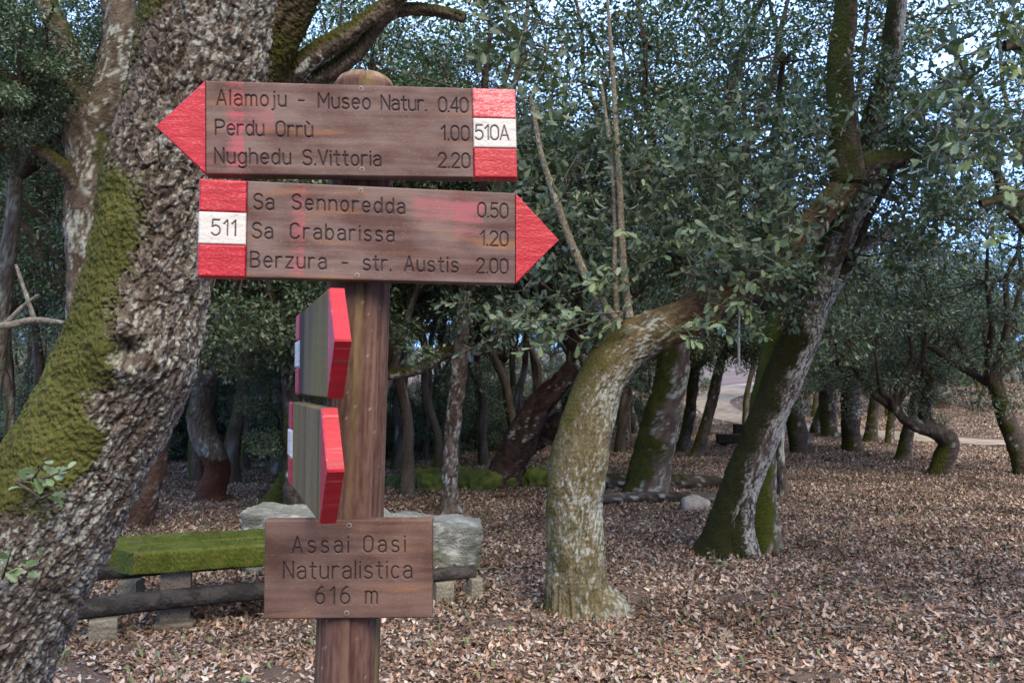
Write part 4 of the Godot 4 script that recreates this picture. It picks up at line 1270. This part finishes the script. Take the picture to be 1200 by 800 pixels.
func make_near_trees():
	# the big leaning oak on the left
	var s_big := oak_style({"bark": Color(0.056, 0.044, 0.038), "bark2": Color(0.165, 0.140, 0.126), "moss_dir": Vector3(-1.0, 0.1, 0.35), "moss_bias": -0.04, "moss_from": 1.05, "moss_to": 2.55, "moss_spots": [[Vector3(-1.85, 0.62, -3.05), 0.32], [Vector3(-1.62, 1.42, -3.05), 0.14]], "lichen_freq": 10.0, "lichen_fine": 0.65, "lichen": Color(0.33, 0.34, 0.32), "lichen_bias": -0.05, "lichen_dir": Vector3(0.9, 0, 0.4), "plate": 42.0, "depth": 0.017, "lump": 0.07, "moss": Color(0.074, 0.078, 0.026),
		"knots": [[Vector3(-1.45, 1.78, -3.075), 0.10, 0.075], [Vector3(-1.36, 1.70, -3.10), 0.06, 0.035], [Vector3(-2.02, 0.72, -3.05), 0.16, 0.05]]})
	var s_limb := oak_style({"bark": Color(0.07, 0.055, 0.04), "bark2": Color(0.14, 0.115, 0.09), "moss_dir": Vector3(-0.2, 0.9, 0.2), "moss_bias": -0.25, "plate": 20.0, "depth": 0.008, "lichen_bias": -0.15})
	var s_fork := oak_style({"bark": Color(0.045, 0.036, 0.024), "bark2": Color(0.10, 0.08, 0.055), "moss": Color(0.05, 0.046, 0.014), "moss_dir": Vector3(0.4, 0.2, 0.3), "moss_bias": 0.1, "plate": 26.0, "depth": 0.014, "lichen_bias": -0.3})
	var big := oak("big", "massive leaning oak with mossy left flank, nearest tree", [s_big, s_fork, s_limb], [320, 900], [[0, 0, 0.9, 0.3]])
	# moss cushions on its flank
	moss_tufts(big, big.position, last_trunk, Color(0.084, 0.089, 0.030), 20000, 0.012)
	var mats := green_mats()
	for s in [[Vector3(-1.82, 1.30, -3.02), Vector3(-1.50, 1.37, -2.85)], [Vector3(-1.82, 1.30, -3.02), Vector3(-1.63, 1.40, -2.90)], [Vector3(-1.82, 1.30, -3.02), Vector3(-1.59, 1.28, -2.90)], [Vector3(-1.87, 0.98, -3.05), Vector3(-1.60, 1.07, -2.85)], [Vector3(-1.87, 0.98, -3.05), Vector3(-1.72, 1.09, -2.85)]]:
		leaf_sprig(big, big.position, s[0], s[1], 7, 0.06, mats)
	sprig_mass(big, big.position, Vector3(-0.05, 3.45, -4.3), Vector3(0.5, 0.3, 0.4), 30)

	# the curved oak in the middle
	var s_mid := oak_style({"bark": Color(0.105, 0.088, 0.048), "bark2": Color(0.185, 0.16, 0.105), "moss_dir": Vector3(-0.5, 0.5, 0.1), "moss_bias": -0.45, "lichen_bias": 0.10, "lichen_freq": 6.0, "lichen_fine": 0.4, "lichen_dir": Vector3(0.45, -0.5, 0.3), "plate": 30.0, "depth": 0.011, "lump": 0.13, "flare": 0.45, "late": [0.36, 0.52, Color(0.055, 0.038, 0.024), Color(0.125, 0.088, 0.055)], "knots": [[Vector3(0.72, 1.62, -5.83), 0.07, 0.02], [Vector3(0.50, 0.95, -5.85), 0.05, 0.014], [Vector3(0.82, 2.0, -5.82), 0.06, 0.022], [Vector3(0.95, 2.12, -5.95), 0.16, 0.05], [Vector3(0.44, 0.42, -5.90), 0.09, 0.02]], "moss": Color(0.082, 0.072, 0.026), "lichen": Color(0.36, 0.385, 0.365)})
	var s_ml := oak_style({"bark": Color(0.06, 0.042, 0.026), "bark2": Color(0.13, 0.096, 0.066), "moss": Color(0.095, 0.072, 0.026), "moss_dir": Vector3(0, 0.8, 0.1), "moss_bias": -0.45, "lichen_bias": -0.2, "plate": 30.0, "depth": 0.007})
	var s_up := oak_style({"bark": Color(0.04, 0.032, 0.024), "bark2": Color(0.10, 0.08, 0.062), "moss": Color(0.045, 0.05, 0.015), "moss_dir": Vector3(-0.5, 0.7, 0.1), "moss_bias": 0.0, "lichen_bias": -0.25, "plate": 24.0, "depth": 0.008})
	var s_shoot := oak_style({"bark": Color(0.17, 0.15, 0.11), "bark2": Color(0.26, 0.23, 0.18), "moss_bias": -1.5, "lichen_bias": 0.0, "plate": 50.0, "depth": 0.001})
	var mid := oak("mid", "curved oak with pale lichen trunk and upright cut shoots, centre of clearing", [s_mid, s_up, s_up, s_shoot], [150, 380], [], "oak_tree", "", true)
	var mb := mid.position
	moss_tufts(mid, mb, last_trunk, Color(0.09, 0.08, 0.029), 2500, 0.009)
	# sprigs at the front, leaf by leaf: offsets in metres from the fork of the trunk
	var fork := Vector3(0.95, 2.06, -5.9)
	for e in [[0.10, 0.05, 0.34, -0.12], [0.2, 0.0, 0.42, -0.02], [0.35, 0.1, 0.52, 0.02], [0.45, 0.18, 0.62, 0.16], [0.5, 0.2, 0.72, 0.26], [0.55, 0.2, 0.8, 0.10], [0.6, 0.3, 0.88, 0.36], [0.7, 0.35, 0.98, 0.22], [0.75, 0.4, 1.05, 0.45], [0.5, 0.1, 0.66, -0.08], [0.7, 0.2, 0.84, -0.1],
		[-0.1, 0.15, -0.42, 0.02], [-0.15, 0.1, -0.50, -0.14], [-0.2, 0.1, -0.62, 0.10], [-0.35, 0.05, -0.78, -0.02], [-0.5, 0.05, -0.92, -0.20], [-0.6, 0.05, -1.12, 0.06], [-0.1, 0.3, -0.30, 0.42], [-0.25, 0.4, -0.45, 0.30], [0.05, 0.5, 0.2, 0.62], [0.0, 0.6, -0.2, 0.72], [0.05, 0.8, 0.22, 0.95], [0.8, 0.6, 1.1, 0.75], [0.3, 0.4, 0.5, 0.55]]:
		leaf_sprig(mid, mb, fork + Vector3(e[0], e[1], 0.05), fork + Vector3(e[2], e[3], rng.randf_range(0.05, 0.35)), 11, 0.078, mats)
	sprig_mass(mid, mb, fork + Vector3(-0.25, 1.25, -0.45), Vector3(0.95, 0.95, 0.5), 260)
	sprig_mass(mid, mb, fork + Vector3(0.75, 1.05, -0.5), Vector3(0.8, 0.7, 0.5), 200)
	sprig_mass(mid, mb, fork + Vector3(0.75, 0.5, 0.1), Vector3(0.55, 0.30, 0.25), 60)
	sprig_mass(mid, mb, fork + Vector3(0.95, 0.62, -0.25), Vector3(0.5, 0.32, 0.2), 75)
	sprig_mass(mid, mb, fork + Vector3(1.35, 1.55, -0.7), Vector3(0.6, 0.5, 0.4), 90)
	sprig_mass(mid, mb, fork + Vector3(-0.75, 0.2, -0.2), Vector3(0.6, 0.35, 0.4), 70)

	# the dark leaning oak on the right
	var s_right := oak_style({"bark": Color(0.055, 0.04, 0.032), "bark2": Color(0.15, 0.125, 0.115), "moss_dir": Vector3(-0.85, 0.35, 0.0), "moss_bias": 0.0, "lichen_bias": 0.16, "lichen_dir": Vector3(1.3, -0.3, 0.2), "plate": 24.0, "depth": 0.011, "lump": 0.09, "moss": Color(0.030, 0.029, 0.012), "lichen": Color(0.42, 0.42, 0.40), "flare": 0.2})
	var right := oak("right", "leaning oak with dark moss above and white lichen below", [s_right, s_right], [130, 360], [[0, 1, 0.8, -0.2]])
	moss_tufts(right, right.position, last_trunk, Color(0.038, 0.037, 0.014), 9000, 0.014)
	sprig_mass(right, right.position, Vector3(3.6, 3.6, -7.9), Vector3(1.4, 1.2, 0.8), 380)
	sprig_mass(right, right.position, Vector3(3.75, 3.55, -7.2), Vector3(0.6, 0.8, 0.35), 110)
	# a neighbour whose branches reach into the picture from the right edge
	var tr := thing("oak_tree", "oak branches reaching in from the right edge, large leaves", "tree", Vector3(4.9, 0, -4.3))
	var b := Builder.new()
	stem(b, [[0, -0.1, 0, 0.3], [0, 0.4, 0, 0.2], [-0.1, 1.6, 0, 0.17], [-0.3, 3.0, 0, 0.14], [-0.6, 4.4, 0, 0.1]], 40, 80, s_limb, true)
	part("trunk", b.mesh(), M.bark, tr)
	for l in [[[-0.3, 2.9, 0, 0.07], [-1.1, 3.0, -0.1, 0.05], [-1.9, 2.75, -0.2, 0.025], [-2.3, 2.65, -0.2, 0.012]], [[-0.4, 3.4, 0, 0.07], [-1.2, 3.6, 0, 0.05], [-2.2, 3.5, -0.1, 0.02]], [[-0.2, 2.3, 0, 0.05], [-0.9, 2.55, 0.1, 0.035], [-1.8, 2.4, 0.1, 0.012]]]:
		var lb := Builder.new()
		stem(lb, l, 14, 40, s_limb)
		part("limb", lb.mesh(), M.bark, tr)
	sprig_mass(tr, Vector3.ZERO, Vector3(-1.9, 3.25, -0.1), Vector3(0.8, 0.62, 0.5), 240)
	sprig_mass(tr, Vector3.ZERO, Vector3(-1.75, 2.5, 0.0), Vector3(0.4, 0.35, 0.3), 40)
	for e in [[-2.47, 3.45], [-2.29, 3.31], [-2.38, 3.07], [-2.22, 2.93], [-2.52, 2.85], [-2.33, 2.66], [-2.20, 2.52], [-2.43, 2.44], [-2.24, 3.60], [-2.61, 3.21]]:
		leaf_sprig(tr, Vector3.ZERO, Vector3(e[0] + 0.2, e[1] + rng.randf_range(0.0, 0.15), -0.15), Vector3(e[0], e[1], rng.randf_range(-0.2, 0.1)), 10, 0.082, mats)
	hang_crown(tr, Vector3(-0.6, 4.3, 0), 0, 1.0)

func make_wood():
	var dark := {"bark": Color(0.05, 0.042, 0.036), "bark2": Color(0.12, 0.10, 0.088), "lump": 0.12}
	var green := {"moss": Color(0.064, 0.074, 0.018), "moss_bias": 0.3, "plate": 14.0, "lump": 0.12, "flare": 0.3}
	oak("mossy", "short oak trunk wrapped in green moss behind the leaning oak", [oak_style(green)], [48, 90], [[0, 1, 0.7, -0.2]])
	oak("slim", "thin dark oak just right of the leaning oak", [oak_style(dark)], [24, 60], [[0, 2, 1.05, -0.2]])
	oak("patchy", "oak patched with moss and pale lichen behind the fallen log", [oak_style({"moss_bias": -0.1, "lichen_bias": 0.16, "plate": 10.0, "depth": 0.02, "flare": 0.3})], [48, 120], [[0, 2, 1.0, -0.4]])
	oak("lichen", "slender oak with pale lichen patches and one mossy side branch", [oak_style({"bark": Color(0.06, 0.045, 0.04), "lichen_bias": 0.14, "moss_bias": -0.9, "plate": 16.0, "flare": 0.4}), oak_style({"moss_dir": Vector3(0, 1, 0), "moss_bias": 0.1})], [40, 110], [[0, 0, 1.0, -0.2]])
	oak("cork", "thick reddish brown oak leaning right beside a mossy mound", [oak_style({"bark": Color(0.034, 0.022, 0.018), "bark2": Color(0.08, 0.052, 0.045), "moss_bias": -1.1, "lichen_bias": -0.2, "plate": 8.0, "depth": 0.03})], [48, 90], [[0, 2, 1.0, 0.3]])
	oak("stripped", "crooked cork oak with a stripped brown foot", [oak_style({"bark": Color(0.11, 0.09, 0.07), "bark2": Color(0.2, 0.165, 0.135), "lichen_bias": -0.05, "strip": 0.62, "lump": 0.2})], [40, 110], [[0, 1, 0.8, -0.2], [1, 3, 0.5, -0.2]])
	oak("behind", "brown oak trunk half hidden behind the massive leaning oak", [oak_style({"bark": Color(0.08, 0.05, 0.04), "bark2": Color(0.14, 0.095, 0.08), "moss_bias": -1.0})], [32, 60], [[0, 1, 0.7, 0.2]])
	oak("stump", "leaning mossy stub of oak left of the post", [oak_style(green)], [28, 40], [[0, 3, 0.45, 0.1]])
	oak("shade", "dark oak trunk directly behind the side boards", [oak_style(dark)], [28, 60], [[0, 3, 0.9, 0.1]])
	oak("forked", "tall forked oak with flaky pinkish bark, top left", [oak_style({"bark": Color(0.085, 0.065, 0.054), "bark2": Color(0.165, 0.13, 0.11), "moss_dir": Vector3(0.8, 0.4, 0), "moss_bias": -0.75, "lichen_bias": 0.02, "plate": 14.0, "depth": 0.02, "lump": 0.12}), oak_style({"bark": Color(0.075, 0.06, 0.046), "bark2": Color(0.15, 0.12, 0.095), "moss_dir": Vector3(0, 0.9, 0), "moss_bias": -0.4, "plate": 14.0, "depth": 0.016})], [70, 160], [[1, 1, 0.7, 0.5], [4, 3, 0.5, 0.0], [3, 3, 0.5, -0.3]])
	oak("pale", "thin pale oak stem at the left edge", [oak_style({"bark": Color(0.14, 0.12, 0.10), "bark2": Color(0.22, 0.19, 0.17), "moss_bias": -0.9})], [24, 80], [[0, 1, 0.7, -1.0]])
	var names := {"a": "mossy footed oak, leftmost of the grove right of the leaning oak", "b": "slender leaning oak, second in the far grove", "c": "stout dark oak, third in the far grove", "d": "stout short oak in the middle of the far grove", "e": "dark oak just right of the stout short oak", "f": "thinnest straight oak of the far grove", "g": "leaning oak left of the snake-bent oak", "h": "snake-bent oak with a crooked low trunk", "i": "leaning dark oak at the right edge of the clearing", "j": "oak stem left of a twin near the pale track", "k": "leaning oak stem right of its twin near the track", "l": "thin dark oak seen past the curved trunk", "m": "thin leaning dark oak seen past the curved trunk"}
	var scales := {"a": 0.75, "b": 0.8, "c": 0.9, "d": 0.85, "e": 0.8, "f": 0.6, "g": 0.8, "h": 0.7, "i": 0.9, "j": 0.9, "k": 0.85, "l": 0.8, "m": 0.9}
	var n := 0
	for k in names:
		n += 1
		oak("g_" + k, names[k], [oak_style(dark.merged({"moss_bias": -0.35, "plate": 8.0, "depth": 0.015, "lichen_bias": -0.12}))], [22, 50], [[0, [1, 0, 1, 3][n % 4], scales[k] * 1.05, -0.15]], "oak_tree", "grove beyond the clearing")
	far_oak(8.6, -12.2, 3.4, Vector2(-0.3, 0), 0.15, 2, 1.0, "oak whose crown fills the top right corner", "")
	oak("bank", "stout straight oak on the bank beyond the pale track", [oak_style({"bark": Color(0.07, 0.045, 0.035), "bark2": Color(0.15, 0.10, 0.08), "moss_bias": -0.9, "plate": 5.0, "depth": 0.03})], [28, 50], [[0, 2, 1.0, -0.4]])
	# the dead pale branch at the left edge belongs to a small leafless stem
	var d := thing("dead_tree", "small dead tree with bare pale branches at the left edge", "tree", Vector3(-4.35, 0, -6.5))
	var db := Builder.new()
	var grey := oak_style({"bark": Color(0.2, 0.18, 0.16), "bark2": Color(0.32, 0.3, 0.27), "moss_bias": -1.5, "plate": 30.0, "depth": 0.002})
	stem(db, [[0, -0.1, 0, 0.05], [-0.05, 0.9, 0, 0.04], [0.05, 1.8, 0, 0.032], [0.0, 2.6, 0, 0.02]], 14, 40, grey)
	part("trunk", db.mesh(), M.far_bark, d)
	for st in STEMS["dead"]:
		var lb := Builder.new()
		stem(lb, st, 10, 24, grey)
		part("limb", lb.mesh(), M.far_bark, d, -d.position)
	# unseen oaks added behind the viewer to block low sky light
	for i in 9:
		var a := lerpf(-0.4, PI + 0.4, i / 8.0)
		var dist := rng.randf_range(7.0, 9.0)
		far_oak(cos(a) * dist, sin(a) * dist + 1.0, 2.3, Vector2(rng.randf_range(-0.4, 0.4), 0), 0.17, i % 3, 1.0, "unseen oak added behind the viewer to block light, %s round the clearing" % ORDINAL[i], "oaks added behind the viewer")
	# rows of oaks further in
	var rows := [
		[13.5, -0.62, -0.05, 11, "%s oak from the left in the nearest dark row", "first dark row of the wood"],
		[16.5, -0.64, 0.02, 14, "%s oak from the left in the second dark row", "second dark row of the wood"],
		[20.0, -0.66, 0.16, 18, "%s oak from the left in the third dark row", "third dark row of the wood"],
		[25.0, -0.66, 0.30, 20, "%s oak from the left deep in the shaded wood", "oaks deep in the wood"],
		[31.0, -0.66, 0.70, 18, "%s oak from the left on the far slope", "oaks on the far slope"],
		[47.0, -0.68, 0.74, 20, "%s oak from the left along the skyline", "oaks along the skyline"],
		[39.0, -0.66, 0.72, 20, "%s oak from the left at the top of the slope", "oaks at the top of the slope"],
	]
	for r in rows:
		for i in r[3]:
			var u: float = lerpf(r[1], r[2], (i + rng.randf_range(0.15, 0.85)) / r[3])
			var depth: float = r[0] + rng.randf_range(-1.4, 1.4)
			var x := u * depth
			while near_track(x, -depth) or near_track(x - 1.0, -depth) or near_track(x + 1.0, -depth):
				x += 0.7        # keep the track open
			far_oak(x, -depth, rng.randf_range(2.8, 4.4) if depth < 29.0 else rng.randf_range(1.5, 2.8), Vector2(rng.randf_range(-0.8, 0.8), rng.randf_range(-0.3, 0.3)), rng.randf_range(0.05, 0.11), [0, 2, 4][rng.randi() % 3], rng.randf_range(0.75, 1.0), r[4] % ORDINAL[i], r[5])

func make_shrubs():
	var shrub_rows := [[18.5, -0.64, -0.02, 9, "%s shrub from the left under the nearer dark oaks"], [23.0, -0.66, 0.10, 12, "%s shrub from the left in the shaded wood"], [29.0, -0.66, 0.22, 14, "%s shrub from the left on the wooded slope"], [38.0, -0.68, 0.2, 14, "%s shrub from the left under the farthest oaks"], [50.0, -0.66, 0.72, 20, "%s bush from the left along the skyline"]]
	for r in shrub_rows:
		for i in r[3]:
			var u: float = lerpf(r[1], r[2], (i + rng.randf_range(0.1, 0.9)) / r[3])
			var depth: float = r[0] + rng.randf_range(-1.5, 1.5)
			var x := u * depth
			while near_track(x, -depth) or near_track(x - 1.5, -depth) or near_track(x + 1.5, -depth):
				x += 0.7
			var o := thing("shrub", r[4] % ORDINAL[i], "shrub", Vector3(x, gh(x, -depth), -depth), "undergrowth of the wood")
			hang_crown(o, Vector3(0, -0.05, 0), 3, rng.randf_range(0.5, 0.8) * (1.0 if r[0] < 45.0 else 2.0))

func make_small_things():
	# long stone slab behind the table
	var o := thing("stone_block", "long pale lichen-covered stone slab behind the table", "stone", Vector3(-1.35, 0.0, -7.5))
	var st := part("slab", rock_mesh(Vector3(2.08, 0.50, 0.55), 0.11, 130, Color(0.33, 0.335, 0.30), Color(0.14, 0.145, 0.125), -0.12, 14.0), M.stone, o, Vector3(0, 0.22, 0))
	st.rotation.y = 0.12
	st.rotation.z = -0.08
	var s2 := thing("stone", "pale flat stone lying beside the fallen log", "stone", Vector3(2.42, 0.0, -10.9))
	part("stone_body", rock_mesh(Vector3(0.3, 0.14, 0.25), 0.4, 24, Color(0.42, 0.38, 0.34), Color(0.28, 0.25, 0.23), -0.9), M.stone, s2, Vector3(0, 0.06, 0))
	var log_ := thing("fallen_log", "thin dark log lying across the leaf litter", "log", Vector3(1.9, 0, -11.6))
	var b := Builder.new()
	stem(b, [[-1.15, 0.09, 0.25, 0.075], [-0.3, 0.085, 0.22, 0.075], [0.4, 0.09, 0.2, 0.068], [1.05, 0.08, 0.2, 0.06]], 20, 60, oak_style({"bark": Color(0.05, 0.04, 0.035), "bark2": Color(0.13, 0.11, 0.1), "moss_bias": -1.1, "plate": 14.0, "depth": 0.006}), true)
	part("log_body", b.mesh(), M.bark, log_)
	var log2 := thing("fallen_log", "mossy dark log half hidden behind the patched oak", "log", Vector3(2.2, 0, -13.0))
	var b2 := Builder.new()
	stem(b2, [[-1.6, 0.1, 0.0, 0.12], [-0.5, 0.12, 0.1, 0.12], [0.5, 0.11, 0.0, 0.11], [1.2, 0.1, -0.1, 0.09]], 20, 60, oak_style({"bark": Color(0.04, 0.032, 0.028), "bark2": Color(0.10, 0.08, 0.07), "moss_dir": Vector3(0, 1, 0), "moss_bias": -0.5, "plate": 12.0, "depth": 0.01}), true)
	part("log_body", b2.mesh(), M.bark, log2)
	var mound := thing("mossy_mound", "low mound of rocks under bright moss by the reddish oak", "mound", Vector3(-0.55, 0, -13.2))
	for i in 7:
		var r := part("rock", rock_mesh(Vector3(rng.randf_range(0.4, 0.8), 0.3, 0.5), 0.5, 30, Color(0.13, 0.17, 0.03), Color(0.06, 0.085, 0.015), 0.4), M.stone, mound, Vector3(-0.9 + i * 0.32 + rng.randf_range(-0.1, 0.1), 0.06, rng.randf_range(-0.3, 0.3)))
		r.rotation.y = rng.randf() * TAU
	# far timber bench
	var fb := thing("timber_bench", "small dark bench of stacked beams by the pale track", "bench", Vector3(5.95, 0, -22.0))
	var dk := mossy_wood(-1.0, Color(0.05, 0.045, 0.04))
	part("seat_beam", beam(1.0, 0.24, 0.3, 0, 0, dk, 0.01), M.bark, fb, Vector3(-0.55, 0.1, 0.2))
	part("backrest_beam", beam(0.9, 0.3, 0.25, 0, 0, dk, 0.01), M.bark, fb, Vector3(0.0, 0.28, -0.15))
	part("leg", beam(0.2, 0.14, 0.25, 0, 0, dk, 0.01), M.bark, fb, Vector3(-0.45, -0.03, 0.2))
	part("leg", beam(0.2, 0.32, 0.25, 0, 0, dk, 0.01), M.bark, fb, Vector3(0.4, -0.03, -0.15))
	# the rope
	var rope := thing("rope", "short white rope with a knotted end hanging from the curved oak", "rope", Vector3(1.79, 1.77, -6.45))
	var rb := Builder.new()
	var white := oak_style({"bark": Color(0.45, 0.43, 0.42), "bark2": Color(0.6, 0.58, 0.57), "moss_bias": -2.0, "lichen_bias": -1.0, "plate": 200.0, "depth": 0.001, "lump": 0.02})
	stem(rb, [[0.0, 0.0, 0, 0.009], [0.0, 0.2, 0, 0.008], [0.005, 0.42, 0, 0.008], [0.0, 0.62, 0, 0.008]], 10, 60, white)
	part("cord", rb.mesh(), M.bark, rope)
	var kb := Builder.new()
	stem(kb, [[0.0, 0.02, 0, 0.010], [0.02, 0.0, 0.012, 0.012], [0.012, -0.025, -0.008, 0.013], [-0.018, -0.02, 0.008, 0.013], [-0.012, 0.006, 0.0, 0.012], [0.015, -0.01, 0.0, 0.012], [-0.022, -0.045, 0.0, 0.008]], 10, 50, white, true)
	part("knot", kb.mesh(), M.bark, rope)
	# seedlings in the litter
	var mats := green_mats()
	var where := [["seedling", "seedling with small green leaves left of the bench block", -2.62, -4.95], ["seedling", "seedling sprouting below the place name board", -1.9, -4.7], ["seedling", "seedling at the foot of the leaning oak", 1.9, -7.55], ["seedling", "pale seedling right of the leaning oak foot", 2.62, -7.9], ["seedling", "low seedling at the bottom edge left of the post", -1.45, -4.5]]
	for w in where:
		var y := gh(w[2], w[3])
		var p := thing(w[0], w[1], "plant", Vector3(w[2], y, w[3]))
		for i in 3:
			leaf_sprig(p, Vector3.ZERO, Vector3(0, -0.01, 0), Vector3(rng.randf_range(-0.1, 0.1), rng.randf_range(0.05, 0.16), rng.randf_range(-0.06, 0.1)), 6, 0.04, mats)
